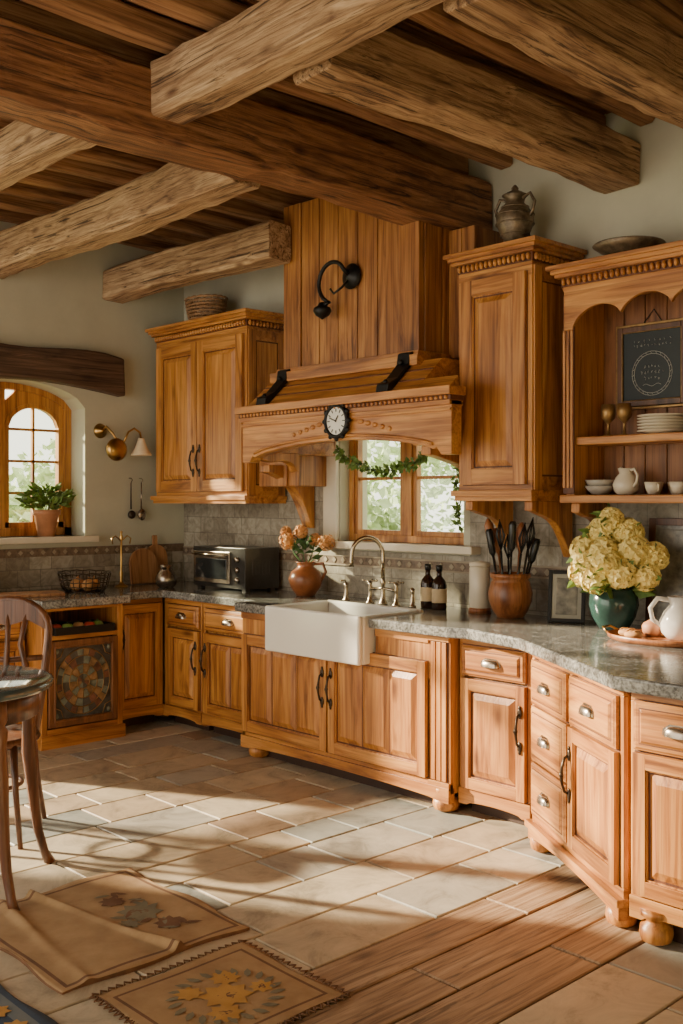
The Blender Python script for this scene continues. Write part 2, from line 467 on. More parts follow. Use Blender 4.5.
beam('ceiling_beam', 'y', 2.60, WB-.01, -1.4, -1.18, 3.16, 3.40, beamY, 'weathered beam beside the others')
beam('ceiling_beam', 'x', WL+.01, -4.0, 1.0, 1.2, 3.12, 3.36, beamX, 'pale weathered cross beam over the table')
x = -6.7
while x < 1.2:
    o = beam('ceiling_joist', 'y', -2.3, WB-.01, x, x+.10, 3.45, 3.575, joistM, 'slim brown joist under the plank ceiling', .004, .4)
    o['category'] = 'joist'; o['group'] = 'slim ceiling joists'
    x += .30
m = M()
pts = [(2.62, 2.40), (2.62, 2.64)]+[(2.62+1.5*i/10, 2.645+.012*math.sin(i)) for i in range(1, 10)]+[(4.13, 2.62), (4.14, 2.34)]+[(4.14-1.52*i/10, 2.34+.07*math.sin(pi*i/10)) for i in range(1, 10)]
m.ext(pts, WL-.02, WL+.09, 'YZ')
tag(m.obj('wooden_lintel', lintelM, bevel=.015), 'rough dark old timber lintel over the arched window', 'lintel')

# ------------------------------------------------------------------ cabinet parts
def door(par, x0, x1, z0, z1, y=0, panels=1, hside=None, hz=None, st=.05):
    m = M(); t = .024; rl = st*1.1
    m.box(x0-.004, x1+.004, y-.002, y, z0-.004, z1+.004, 2)  # dark rim painted around the door as gap shade
    m.box(x0, x0+st, y-t, y-.001, z0, z1); m.box(x1-st, x1, y-t, y-.001, z0, z1)
    m.box(x0+st, x1-st, y-t, y-.001, z0, z0+rl, 1); m.box(x0+st, x1-st, y-t, y-.001, z1-rl, z1, 1)
    m.box(x0+st, x1-st, y-.008, y-.001, z0+rl, z1-rl, 2)  # groove floor coloured dark, as if shaded
    a0, a1, b0, b1 = x0+st, x1-st, z0+rl, z1-rl
    for (p, q, r_, s_) in ((a0, a0+.006, b0, b1), (a1-.006, a1, b0, b1), (a0, a1, b0, b0+.006), (a0, a1, b1-.006, b1)):
        m.box(p, q, y-.017, y-.008, r_, s_)
    w = (a1-a0)/panels
    for i in range(panels):
        m.frus(a0+i*w+(.014 if i == 0 else .003), a0+(i+1)*w-(.014 if i == panels-1 else .003), b0+.014, b1-.014, y-.008, y-.022, min(.03, w*.15))
    d = m.obj('door', [woodV, woodX, creviceShade], par, bevel=.0022)
    if hside is not None:
        hx = x0+st*.5 if hside < 0 else x1-st*.5
        pull(d, hx, hz if hz else (z0+z1)/2+.08, y-t)
    return d
def pull(par, x, z, y, L=.16):
    m = M()
    pts = [(x, y-.004, z-L/2), (x, y-.022, z-L*.42), (x+.003, y-.034, z-L*.2), (x, y-.036, z), (x+.003, y-.034, z+L*.2), (x, y-.022, z+L*.42), (x, y-.004, z+L/2)]
    m.tube(pts, [.004, .006, .006, .009, .006, .006, .004], 8)
    for s in (-1, 1):
        m.sph((x, y-.004, z+s*L/2), (.015, .006, .026), 10, 6)
        m.sph((x, y-.004, z+s*(L/2+.025)), (.008, .005, .012), 8, 5)
    m.sph((x, y-.036, z), (.012, .010, .014), 8, 6)
    return m.obj('handle', bronze, par)
def cup(par, x, z, y, w=.046):
    m = M(); vs = []; fs = []; S = 16; Q = 7
    for i in range(Q+1):
        ph = (pi/2)*i/Q
        for k in range(S+1):
            a = pi*k/S
            vs.append((x-w*math.cos(a)*math.cos(ph*.9)**.5, y-.030*math.sin(a)**.7*math.cos(ph*.75), z-.014+.034*math.sin(ph)))
    for i in range(Q):
        for k in range(S): fs.append((i*(S+1)+k, i*(S+1)+k+1, (i+1)*(S+1)+k+1, (i+1)*(S+1)+k))
    m.add(vs, fs, 0, True)
    m.ext([(x-w-.006, z-.014), (x+w+.006, z-.014), (x+w+.004, z+.008), (x+w*.6, z+.026), (x-w*.6, z+.026), (x-w-.004, z+.008)], y-.003, y+.001)
    return m.obj('handle', pewter, par)
def drawer(par, x0, x1, z0, z1, y=0):
    m = M()
    m.box(x0-.004, x1+.004, y-.002, y, z0-.004, z1+.004, 1)  # dark outline stands in for shade around the drawer
    m.box(x0, x1, y-.016, y-.001, z0, z1); m.frus(x0+.004, x1-.004, z0+.004, z1-.004, y-.016, y-.022, .008)
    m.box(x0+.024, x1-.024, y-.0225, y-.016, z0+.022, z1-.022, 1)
    m.frus(x0+.029, x1-.029, z0+.027, z1-.027, y-.0225, y-.030, .010)
    d = m.obj('drawer', [woodX, creviceShade], par, bevel=.002)
    cup(d, (x0+x1)/2, (z0+z1)/2, y-.029, min(.055, (x1-x0)*.15))
    return d
def foot(par, x, y, r=.055, h=.12):
    m = M(); m.lathe([(r*.55, 0), (r*.9, .012), (r, .035), (r*.95, .06), (r*.6, .078), (r*.62, .085), (r*.95, .1), (r*.95, h)], 20, (x, y, 0))
    return m.obj('foot', woodV, par)
def skirt(m, x0, x1, y0, y1, z0, z1, d=.03, mi=1):
    w = x1-x0
    pts = [(x0, z1), (x0, z0)]
    N = 18
    for i in range(N+1):
        t = i/N
        pts.append((x0+.05+(w-.1)*t, z0+d*min(1, math.sin(pi*t)**.35 if 0 < t < 1 else 0)))
    pts += [(x1, z0), (x1, z1)]
    m.ext(pts, y0, y1, 'XZ', mi)
def base_body(par, w, dep, z0=.10, z1=.885):
    m = M()
    m.box(0, w, .02, dep, z0, z1)
    m.box(0, w, 0, .021, z1-.035, z1, 1); m.box(0, w, 0, .021, z0, z0+.05, 1)
    m.box(0, .03, 0, .021, z0+.05, z1-.035); m.box(w-.03, w, 0, .021, z0+.05, z1-.035)
    skirt(m, 0, w, -.012, .03, z0-.045, z0+.035, .02)
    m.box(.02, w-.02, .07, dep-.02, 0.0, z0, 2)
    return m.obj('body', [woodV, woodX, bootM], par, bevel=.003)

r90 = pi/2
u = thing('base_cabinet', 'honey wood base cabinet under the arched window', 'cabinet', (-6.20, 2.32, 0), r90)
base_body(u, .75, .61); door(u, .03, .38, .15, .68, 0, 1, 1); door(u, .39, .74, .15, .68, 0, 1, -1); drawer(u, .03, .38, .70, .845); drawer(u, .39, .74, .70, .845)
u = thing('base_cabinet', 'honey wood corner base cabinet with one tall door', 'cabinet', (-6.20, 3.71, 0), r90)
base_body(u, .40, .61); door(u, .025, .385, .14, .85, 0, 1, -1, .62)
u = thing('display_cabinet', 'wooden cabinet with an open niche and a coloured glass rosette door', 'cabinet', (-6.03, 3.10, 0), r90)
m = M(); w = .585
m.box(0, .04, 0, .78, .08, .885); m.box(w-.04, w, 0, .78, .08, .885); m.box(0.04, w-.04, .74, .78, .08, .885)
m.box(.04, w-.04, 0, .74, .68, .71, 1); m.box(.04, w-.04, 0, .74, .08, .12, 1); m.box(.04, w-.04, 0, .74, .865, .885, 1)
m.box(-.01, w+.01, -.02, .78, .0, .085, 1); m.box(.04, w-.04, .06, .07, .12, .68, 2)
m.obj('body', [woodV, woodX, glassd], u, bevel=.004)
m = M(); a0, a1, b0, b1 = .045, w-.045, .13, .675
rect_frame(m, a0, a1, b0, b1, -.016, .012, .04); rect_frame(m, a0+.034, a1-.034, b0+.034, b1-.034, -.022, .006, .012)
d = m.obj('door', [darkV], u, bevel=.004)
cx, cz = w/2, (b0+b1)/2
m = M(); m.box(a0+.04, a1-.04, .004, .010, b0+.04, b1-.04, 1)
def sector(r0, r1, a_0, a_1, mi, y=.002):
    pts = [(cx+r0*math.cos(a_0), y, cz+r0*math.sin(a_0)*1.1), (cx+r1*math.cos(a_0), y, cz+r1*math.sin(a_0)*1.1), (cx+r1*1.04*math.cos((a_0+a_1)/2), y, cz+r1*1.04*math.sin((a_0+a_1)/2)*1.1),
           (cx+r1*math.cos(a_1), y, cz+r1*math.sin(a_1)*1.1), (cx+r0*math.cos(a_1), y, cz+r0*math.sin(a_1)*1.1)]
    m.add(pts, [(0, 1, 2, 3, 4)], mi)
for bi, (r0, r1, n_) in enumerate(((.01, .045, 8), (.045, .10, 12), (.10, .15, 16), (.15, .19, 24))):
    for i in range(n_):
        sector(r0+.001, r1-.001, 2*pi*i/n_+.02, 2*pi*(i+1)/n_-.02, [2, 3, 1, 4][(i+bi) % 4] if bi != 1 else [2, 3][i % 2])
def ringp(r, n=36, y=-.001): return [(cx+r*math.cos(2*pi*i/n), y, cz+1.1*r*math.sin(2*pi*i/n)) for i in range(n)]
for r_ in (.045, .10, .15, .192): m.tube(ringp(r_), .003, 6, 0, closed=True)
for i in range(12):
    a = 2*pi*i/12
    m.tube([(cx+.045*math.cos(a), -.001, cz+1.1*.045*math.sin(a)), (cx+.10*math.cos(a), -.001, cz+1.1*.1*math.sin(a))], .0025, 5)
for sx in (-1, 1):
    for sz in (-1, 1):
        m.tube([(cx+sx*.205, -.001, cz+sz*.15), (cx+sx*.16, -.001, cz+sz*.17), (cx+sx*.14, -.001, cz+sz*.225)], .003, 6)
        m.sph((cx+sx*.185, 0, cz+sz*.205), (.014, .004, .016), 8, 6, 3)
m.obj('glass_panel', [goldf, gl2, gl1, gl3, gl4], d)
t = M(); t.box(-.21, .21, -.14, .14, 0, .006); t.box(-.21, .21, -.145, -.139, 0, .05); t.box(-.21, .21, .139, .145, 0, .05); t.box(-.215, -.209, -.145, .145, 0, .05); t.box(.209, .215, -.145, .145, 0, .05)
o = tag(t.obj('roasting_tray', iron, bevel=.002, loc=(-6.14, 3.39, .712)), 'dark metal tray sitting in the cabinet niche', 'tray'); o.rotation_euler = (0, 0, r90)
for i, (dy, mt, nm) in enumerate([(-.16, red, 'tomato'), (-.09, green, 'green_pepper'), (0, bread, 'onion'), (.07, red, 'tomato'), (.14, green, 'green_pepper')]):
    a = M(); a.lathe([(0, 0), (.022, .002), (.036, .018), (.038, .035), (.028, .053), (.01, .056), (0, .05)], 14)
    a.tube([(0, 0, .05), (.003, 0, .07)], .003, 6, 1)
    tag(a.obj(nm, [mt, leafD], loc=(-6.09+.02*(i % 2), 3.39+dy, .72)), 'small %s in the metal tray' % nm.replace('_', ' '), 'vegetable', 'vegetables in the tray')

u = thing('base_cabinet', 'honey wood base cabinet with drawer beside the corner', 'cabinet', (-6.19, 4.12, 0))
base_body(u, .45, .585); drawer(u, .06, .43, .70, .845); door(u, .06, .43, .15, .68, 0, 1, 1, .5)
u = thing('base_cabinet', 'honey wood base cabinet with drawer beside the sink unit', 'cabinet', (-5.73, 4.12, 0))
base_body(u, .63, .585); drawer(u, .03, .60, .70, .845); door(u, .03, .60, .15, .68, 0, 2, -1, .5)
# sink unit
u = thing('sink_cabinet', 'wide honey wood sink cabinet with two doors and bun feet', 'cabinet', (-5.08, 3.95, 0))
W_ = 1.68
m = M()
m.box(0, W_, .02, .70, .10, .66); m.box(0, .33, .0, .70, .66, .885); m.box(1.155, W_, .0, .70, .66, .885); m.box(0.33, 1.155, .46, .70, .66, .885)
m.box(0, .03, 0, .02, .10, .66); m.box(W_-.14, W_, 0, .02, .10, .66)
m.box(0, W_, 0, .02, .10, .15, 1)
m.box(W_-.128, W_-.012, -.002, 0, .155, .86, 3)
for i in range(3): m.box(W_-.122+i*.036, W_-.094+i*.036, -.010, 0, .16, .855)
m.box(W_-.14, W_, -.014, 0, .86, .885, 1); m.box(W_-.14, W_, -.014, 0, .12, .155, 1)
m.box(1.16, W_-.14, -.012, 0, .845, .885, 1); m.box(0, .33, -.012, 0, .845, .885, 1)
skirt(m, 0, W_, -.015, .03, .055, .13, .025)
m.box(.05, W_-.05, .08, .68, 0, .10, 2)
m.obj('body', [woodV, woodX, bootM, creviceShade], u, bevel=.004)
door(u, .02, .785, .16, .75, 0, 3, 1, .52, st=.055); door(u, .80, 1.53, .16, .75, 0, 3, -1, .52, st=.055)
foot(u, .10, .05, .065); foot(u, W_-.07, .05, .07)
u = thing('base_cabinet', 'honey wood base cabinet with a single drawer and door', 'cabinet', (-3.39, 4.01, 0))
base_body(u, .44, .69); drawer(u, .025, .415, .70, .85); door(u, .025, .415, .14, .685, 0, 1, 1, .48)
p0, p1 = Vector((-2.83, 3.85)), Vector((-2.04, 3.325)); wd = (p1-p0).length; an = math.atan2(p1.y-p0.y, p1.x-p0.x)
u = thing('corner_drawer_cabinet', 'angled honey wood cabinet with a drawer stack and one door', 'cabinet', (p0.x, p0.y, 0), an)
m = M()
m.ext([(0, .02), (wd, .02), (wd-.32, .5), (0, .5)], .12, .885, 'XY'); m.box(0, wd, 0, .021, .86, .885, 1); m.box(0, wd, 0, .021, .12, .16, 1)
m.box(0, .03, 0, .021, .16, .86); m.box(wd-.03, wd, 0, .021, .16, .86); m.box(.44, .475, 0, .021, .16, .86)
m.box(-.02, wd+.01, -.03, .02, .095, .125, 1)
skirt(m, 0, wd, -.02, .02, .045, .12, .03)
m.ext([(.03, .09), (wd-.1, .09), (wd-.36, .48), (.03, .48)], 0, .12, 'XY', 2)
m.obj('body', [woodV, woodX, bootM], u, bevel=.004)
for z0_, z1_ in ((.165, .40), (.41, .65), (.66, .855)): drawer(u, .035, .44, z0_, z1_)
drawer(u, .475, wd-.03, .66, .855); door(u, .475, wd-.03, .165, .65, 0, 1, -1, .46)
foot(u, .05, .03, .055); foot(u, wd-.08, .03, .06)
for xx, lab in ((-2.01, 'honey wood base cabinet with drawer beside the angled unit'), (-1.59, 'honey wood base cabinet at the run end')):
    u = thing('base_cabinet', lab, 'cabinet', (xx, 3.325, 0))
    base_body(u, .41, 1.35, .12); drawer(u, .02, .385, .68, .855); door(u, .02, .385, .165, .67, 0, 1, 1, .46)
    foot(u, .09, .02, .06)

poly = [(WL, 2.3), (-6.14, 2.3), (-6.14, 3.05), (-5.97, 3.07), (-5.97, 3.71), (-6.14, 3.75), (-6.14, 4.07), (-5.13, 4.07), (-5.10, 3.90),
        (-4.745, 3.90), (-4.745, 4.37), (-3.935, 4.37), (-3.935, 3.90), (-3.38, 3.90), (-3.28, 3.93), (-2.90, 3.84), (-2.04, 3.26), (-1.15, 3.26), (-1.15, WB-.016), (WL, WB-.016)]
m = M(); m.ext(poly, .888, HC, 'XY')
tag(m.obj('worktop', granM, bevel=.009, seg=3), 'continuous polished speckled grey granite worktop', 'worktop')

s = thing('farmhouse_sink', 'white fireclay apron front sink', 'sink', (-4.34, 4.10, 0))
m = M(); x0, x1, y0, y1, z0, z1 = -.395, .395, -.26, .26, .69, .955
bi = .035
m.box(x0, x1, y0, y0+bi, z0, z1); m.box(x0, x1, y1-bi, y1, z0, z1)
m.box(x0, x0+bi, y0+bi, y1-bi, z0, z1); m.box(x1-bi, x1, y0+bi, y1-bi, z0, z1)
m.box(x0+bi, x1-bi, y0+bi, y1-bi, z0, z0+.03)
m.obj('basin', white_c, s, bevel=.014, seg=4)
m = M(); m.lathe([(0, 0), (.035, 0), (.04, .004), (.02, .006), (0, .004)], 20, (0, 0, .722)); m.obj('drain', nickel, s)
s = thing('bridge_faucet', 'warm nickel bridge faucet with curved spout', 'faucet', (-4.38, 4.47, HC))
m = M()
for sx in (-1, 1): m.lathe([(.026, 0), (.026, .008), (.014, .02), (.011, .08), (.015, .10), (.012, .115), (.016, .13), (0, .14)], 16, (sx*.11, 0, 0))
m.lathe([(.028, 0), (.028, .01), (.016, .03), (.013, .12), (.019, .135), (.013, .15), (.011, .2), (0, .2)], 16)
m.tube([(-.11, 0, .09), (0, 0, .1), (.11, 0, .09)], .009, 10)
m.obj('body', nickel, s)
m = M(); N = 16; pts = [(0, 0, .15), (0, 0, .27)]
dv = Vector((-.6, -.8, 0))
pts += [tuple(dv*(.095-.095*math.cos(a))+Vector((0, 0, .30+.105*math.sin(a)))) for a in [pi*i/N for i in range(N+1)]] + [tuple(dv*.192+Vector((0, 0, .26))), tuple(dv*.192+Vector((0, 0, .23)))]
m.tube(pts, [.013]*(len(pts)-2)+[.013, .017], 12); m.obj('spout', nickel, s)
for sx in (-1, 1):
    m = M()
    for a in range(4):
        c_, s_ = math.cos(a*pi/2+.5), math.sin(a*pi/2+.5)
        m.tube([(sx*.11, 0, .135), (sx*.11+.04*c_, .04*s_, .14)], [.006, .005], 8); m.sph((sx*.11+.042*c_, .042*s_, .14), .008, 8, 6)
    m.obj('handle', nickel, s)
for xx, nm in ((-4.70, 'soap_dispenser'), (-4.14, 'side_sprayer')):
    m = M(); m.lathe([(.022, 0), (.022, .01), (.014, .02), (.016, .05), (.011, .07), (.013, .09), (.016, .11), (0, .12)], 16)
    if nm == 'soap_dispenser': m.tube([(0, 0, .11), (0, -.01, .13), (0, -.05, .13)], .005, 8)
    tag(m.obj(nm, nickel, loc=(xx, 4.47, HC)), 'small nickel %s beside the faucet' % nm.replace('_', ' '), 'faucet part')

def crown(par, x0, x1, y0, y1, z):
    m = M(); st = [(0, 0, .02, 0), (.006, .02, .045, 1), (.030, .065, .018, 0), (.045, .083, .02, 0), (.062, .103, .022, 0)]
    for o_, zz, hh, mi in st: m.box(x0-o_, x1+o_, y0-o_, y1, z+zz, z+zz+hh+.001, mi)
    n = int((x1-x0)/.030)
    for i in range(n): m.sph((x0+(x1-x0)*(i+.5)/n, y0-.014, z+.043), (.012, .014, .019), 8, 5)
    n = int((y1-y0)/.030)
    for i in range(n): m.sph((x1+.014, y0+(y1-y0)*(i+.5)/n, z+.043), (.014, .012, .019), 8, 5)
    return m.obj('crown_molding', [woodX, creviceShade], par, bevel=.004)
def bracket(par, x, y0, z1, dy, dz, t=.05):
    pts = [(y0, z1), (y0, z1-.05)]
    N = 14
    for i in range(N+1):
        a = i/N
        pts.append((y0+.02+(dy-.06)*a, z1-.05-(dz-.09)*(a**2.2) - .012*math.sin(a*pi*2)))
    pts += [(y0+dy-.02, z1-dz), (y0+dy, z1-dz), (y0+dy, z1)]
    m = M(); m.ext(pts, x-t/2, x+t/2, 'YZ')
    return m.obj('bracket', woodV, par, bevel=.006)

def wallcab(label, X0, X1, YF, Z0, Z1):
    u = thing('wall_cabinet', label, 'cabinet', (0, 0, 0))
    m = M(); m.box(X0, X1, YF+.02, WB-.02, Z0, Z1); m.box(X0, X1, YF, YF+.021, Z0, Z0+.05, 1); m.box(X0, X1, YF, YF+.021, Z1-.05, Z1, 1)
    m.box(X0, X0+.035, YF, YF+.021, Z0+.05, Z1-.05); m.box(X1-.035, X1, YF, YF+.021, Z0+.05, Z1-.05)
    m.box(X0-.03, X1+.02, YF-.035, WB-.02, Z0-.03, Z0, 1); m.box(X0-.015, X1+.01, YF-.02, WB-.02, Z0-.055, Z0-.03, 1)
    m.box(X1, X1+.003, YF+.06, WB-.08, Z0+.05, Z1-.05, 2)
    m.box(X1, X1+.010, YF+.01, YF+.07, Z0+.0, Z1); m.box(X1, X1+.010, WB-.09, WB-.03, Z0, Z1)
    m.box(X1, X1+.010, YF+.07, WB-.09, Z0, Z0+.07, 1); m.box(X1, X1+.010, YF+.07, WB-.09, Z1-.07, Z1, 1)
    m.box(X1, X1+.008, YF+.08, WB-.10, Z0+.08, Z1-.08)
    m.obj('body', [woodV, woodX, creviceShade], u, bevel=.004)
    return u
X0, X1, YF, Z0, Z1 = -6.66, -5.56, 4.36, 1.60, 2.73
u = wallcab('honey wood two door wall cabinet with beaded crown', X0, X1, YF, Z0, Z1)
xm = (X0+X1)/2
door(u, X0+.03, xm-.003, Z0+.03, Z1-.03, YF, 1, 1, 1.85, st=.07); door(u, xm+.003, X1-.03, Z0+.03, Z1-.03, YF, 1, -1, 1.85, st=.07)
crown(u, X0, X1, YF, WB-.02, Z1)
X0, X1, YF, Z0, Z1 = -3.64, -3.16, 4.30, 1.62, 2.76
u = wallcab('tall narrow honey wood wall cabinet with beaded crown and corbels', X0, X1, YF, Z0, Z1)
door(u, X0+.03, X1-.03, Z0+.03, Z1-.03, YF, 1, None, st=.075)
crown(u, X0, X1, YF, WB-.02, Z1)
bracket(u, X0+.05, YF+.02, Z0-.055, .36, .26); bracket(u, X1-.04, YF+.02, Z0-.055, .36, .30)

u = thing('range_hood', 'large honey wood mantel hood with plank chimney breast', 'hood', (0, 0, 0))
hx0, hx1 = -5.12, -3.42
m = M()
pts = [(hx0, 2.10), (hx0, 1.80), (hx0+.07, 1.80), (hx0+.10, 1.84)]
N = 24
for i in range(N+1):
    t_ = i/N; pts.append((hx0+.12+(hx1-hx0-.24)*t_, 1.83+.075*math.sin(pi*t_)**.7))
pts += [(hx1-.10, 1.84), (hx1-.07, 1.80), (hx1, 1.80), (hx1, 2.10)]
m.ext(pts, 3.98, 4.06, 'XZ')
m.box(hx0, hx0+.08, 4.06, WB-.02, 1.86, 2.10); m.box(-3.76, -3.68, 4.06, WB-.02, 1.86, 2.10)
arc = [(hx0+.12+(hx1-hx0-.24)*i/30, 3.975, 1.855+.075*math.sin(pi*i/30)**.7) for i in range(31)]
m.tube(arc, .010, 6)
m.box(hx0, hx1, 3.968, 3.981, 2.02, 2.035, 0)
for sx in (-1, 1):
    for k in range(5):
        xx = -4.24+sx*(.17+.055*k)
        m.sph((xx, 3.978, 2.0-.012*k), (.028-.003*k, .010, .014), 8, 6)
m.obj('mantel', [woodX], u, bevel=.006)
m = M()
m.box(hx0-.03, hx1+.02, 3.94, 4.07, 2.10, 2.145); m.box(hx0-.015, hx1+.01, 3.96, 4.07, 2.075, 2.10, 1); m.box(hx0-.03, -3.67, 4.07, WB-.02, 2.10, 2.145)
n = 52
for i in range(n): m.sph((hx0+(hx1-hx0)*(i+.5)/n, 3.957, 2.087), (.011, .008, .011), 8, 5)
m.box(hx0-.01, hx1, 3.965, 4.07, 2.05, 2.076)
m.ext([(3.99, 2.145), (4.20, 2.33), (WB-.02, 2.33), (WB-.02, 2.145)], hx0+.03, -3.67, 'YZ')
m.ext([(3.99, 2.145), (4.06, 2.207), (4.06, 2.145)], -3.67, hx1-.02, 'YZ')
for q in (.33, .66): m.tube([(hx0+.03, 3.99+.21*q, 2.145+.185*q), (-3.67, 3.99+.21*q, 2.145+.185*q)], .006, 6, 1)
m.box(-5.05, -3.80, 4.14, WB-.02, 2.30, 2.36); m.box(-5.02, -3.82, 4.17, WB-.02, 2.36, 2.385)
m.obj('shelf', [woodX, creviceShade], u, bevel=.005)
m = M()
cx0, cx1 = -4.99, -3.84
nb = 7; bw = (cx1-cx0)/nb
for i in range(nb): m.box(cx0+i*bw+.003, cx0+(i+1)*bw-.003, 4.20+(0 if i in (0, 6) else .008), 4.245, 2.36, 3.40)
for i in range(3):
    ww = (WB-.02-4.262)/3
    m.box(cx1-.03, cx1, 4.25+i*ww, 4.25+(i+1)*ww-.006, 2.36, 3.40); m.box(cx0, cx0+.03, 4.25+i*ww, 4.25+(i+1)*ww-.006, 2.36, 3.40)
m.box(cx0+.02, cx1-.02, 4.235, WB-.03, 2.36, 3.39, 1)
m.obj('chimney', [hoodV, creviceShade], u, bevel=.006)
m = M(); m.box(cx1+.004, cx1+.19, 4.46, WB-.02, 2.36, 3.08); m.box(cx1+.004, cx1+.095, 4.44, 4.461, 2.36, 3.08); m.box(cx1+.10, cx1+.19, 4.44, 4.461, 2.36, 3.08)
m.obj('side_panel', [hoodV], u, bevel=.006)
m = M(); m.box(-5.53, hx0-.003, 4.44, WB-.02, 1.66, 2.12); m.box(-5.30, -5.22, 4.42, 4.44, 1.66, 2.10)
m.obj('side_panel', [hoodV], u, bevel=.006)
bracket(u, -5.30, 4.30, 1.80, .40, .42, .10); bracket(u, hx0+.05, 4.07, 1.87, .30, .12, .07); bracket(u, -3.72, 4.12, 1.86, .58, .36, .07)
for xx in (-4.93, -3.90):
    m = M(); T = Matrix.Translation((xx, 0, 0))
    pts = [(3.965, 2.13), (3.975, 2.19), (4.05, 2.23), (4.13, 2.31), (4.14, 2.37), (4.198, 2.39), (4.198, 2.34), (4.0, 2.15)]
    m.ext(pts, -.045, .045, 'YZ', 0, T); m.sph((xx, 4.0, 2.205), .014, 8, 6); m.sph((xx, 4.12, 2.32), .014, 8, 6)
    m.obj('strap', iron, u, bevel=.005)
TXr = Matrix.Rotation(pi/2, 4, 'X')
u = thing('wall_clock', 'small round white clock in an ornate black frame on the mantel', 'clock', (-4.24, 3.968, 2.01))
m = M()
m.lathe([(.0, 0), (.098, 0), (.10, .012), (.09, .026), (.080, .024), (.076, .012), (0, .012)], 36, T=TXr)
for i in range(12):
    a = 2*pi*i/12; m.sph((.10*math.cos(a), -.012, .10*math.sin(a)), (.014, .012, .014), 8, 6)
m.sph((0, -.012, .12), (.03, .012, .018), 10, 6)
m.obj('frame', iron, u)
m = M(); m.disc(.077, .014, 36, 0, TXr)
for i in range(12):
    TT = Matrix.Rotation(2*pi*i/12, 4, 'Y')
    m.box(-.0025, .0025, -.017, -.0145, .052, .070, 1, TT)
m.obj('dial', [clockface, iron], u)
for a, L in ((.6, .036), (-1.2, .055)):
    m = M(); m.box(-.0025, .0025, -.021, -.018, -.006, L, 0, Matrix.Rotation(a, 4, 'Y')); m.obj('hand', iron, u)
u = thing('wall_lamp', 'black iron ring arm lamp mounted on the plank chimney', 'lamp', (-4.36, 4.198, 2.87))
m = M(); m.lathe([(0, 0), (.07, 0), (.075, .012), (.045, .02), (.03, .04), (0, .045)], 24, T=TXr); m.obj('wall_plate', iron, u)
m = M(); pts = [(0, -.03, 0), (0, -.07, .03)]
for i in range(15):
    a = .9+i/14*(pi*1.15)
    pts.append((-.085+.115*math.cos(a), -.085, -.03+.115*math.sin(a)))
pts += [(-.17, -.085, -.16)]
m.tube(pts, .012, 10)
m.tube([(0, -.03, -.02), (-.02, -.07, -.07), (-.07, -.085, -.10), (-.1, -.085, -.07)], .007, 8)
m.obj('arm', iron, u)
m = M(); m.lathe([(0, 0), (.02, .0), (.03, -.02), (.05, -.03), (.055, -.05), (.04, -.075), (.015, -.09), (0, -.1)], 18, (-.17, -.085, -.14)); m.obj('lamp_head', iron, u)

m = M(); P = []
N = 60
for i in range(N+1):
    t_ = i/N; xx = -4.98+1.12*t_
    zz = 1.89-.14*math.sin(pi*min(1, t_*1.25)) + (.04 if t_ > .8 else 0)
    P.append((xx, WB-.06+.01*math.sin(i), zz))
for i in range(14): P.append((-3.92+.01*math.sin(i), WB-.08, 1.88-.035*i))
m.tube(P, .004, 6)
for p in P:
    for k in range(7): m.leaf((p[0]+R(-.015, .015), p[1]+R(-.02, .01), p[2]+R(-.018, .018)), R(.03, .055), 1, Vector((R(-1, 1), R(-1, .1), R(-1, 1))).normalized(), .6)
tag(m.obj('leafy_garland', [leafD, leafM]), 'green leafy garland draped across the sink window', 'garland')

u = thing('display_hutch', 'open honey wood hutch with scalloped valance and two shelves', 'hutch', (0, 0, 0))
X0, X1, YF = -3.04, -1.86, 4.42; YB = WB-.016
m = M()
m.box(X0, X0+.05, YF, YB, 1.56, 2.64); m.box(X1-.05, X1, YF, YB, 1.56, 2.64)
m.box(X0+.05, X1-.05, YB-.2, YB, 2.60, 2.64, 1)
m.box(X0-.01, X0+.055, YF-.012, YF, 1.60, 2.60, 2); m.box(X1-.055, X1+.01, YF-.012, YF, 1.60, 2.60)
for i in range(3): m.box(X0-.008+i*.022, X0+.008+i*.022, YF-.020, YF-.012, 1.63, 2.42)
m.obj('body', [woodV, woodX, creviceShade], u, bevel=.004)
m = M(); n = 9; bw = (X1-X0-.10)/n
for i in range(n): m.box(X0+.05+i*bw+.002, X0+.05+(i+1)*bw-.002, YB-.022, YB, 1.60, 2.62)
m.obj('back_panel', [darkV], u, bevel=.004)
m = M(); pts = [(X0, 2.64), (X0, 2.42), (X0+.05, 2.42)]
xs0, xs1 = X0+.055, X1-.055; N = 72
for i in range(N+1):
    t_ = i/N; pts.append((xs0+(xs1-xs0)*t_, 2.44+.07*abs(math.sin(pi*t_*4))**.6 + .045*math.sin(pi*t_)))
pts += [(X1-.05, 2.42), (X1, 2.42), (X1, 2.64)]
m.ext(pts, YF-.02, YF+.005, 'XZ'); m.obj('valance', [woodX], u, bevel=.004)
for z_ in (1.575, 1.865):
    m = M(); m.box(X0+(.05 if z_ > 1.6 else -.02), X1-(.05 if z_ > 1.6 else -.02), YF-(-.01 if z_ > 1.6 else .03), YB-.022, z_-.02, z_+.02)
    m.obj('shelf', [woodX], u, bevel=.006)
crown(u, X0-.01, X1+.01, YF-.015, YB, 2.62)
bracket(u, X0+.04, YF+.02, 1.555, .27, .22); bracket(u, X1-.04, YF+.02, 1.555, .27, .22)

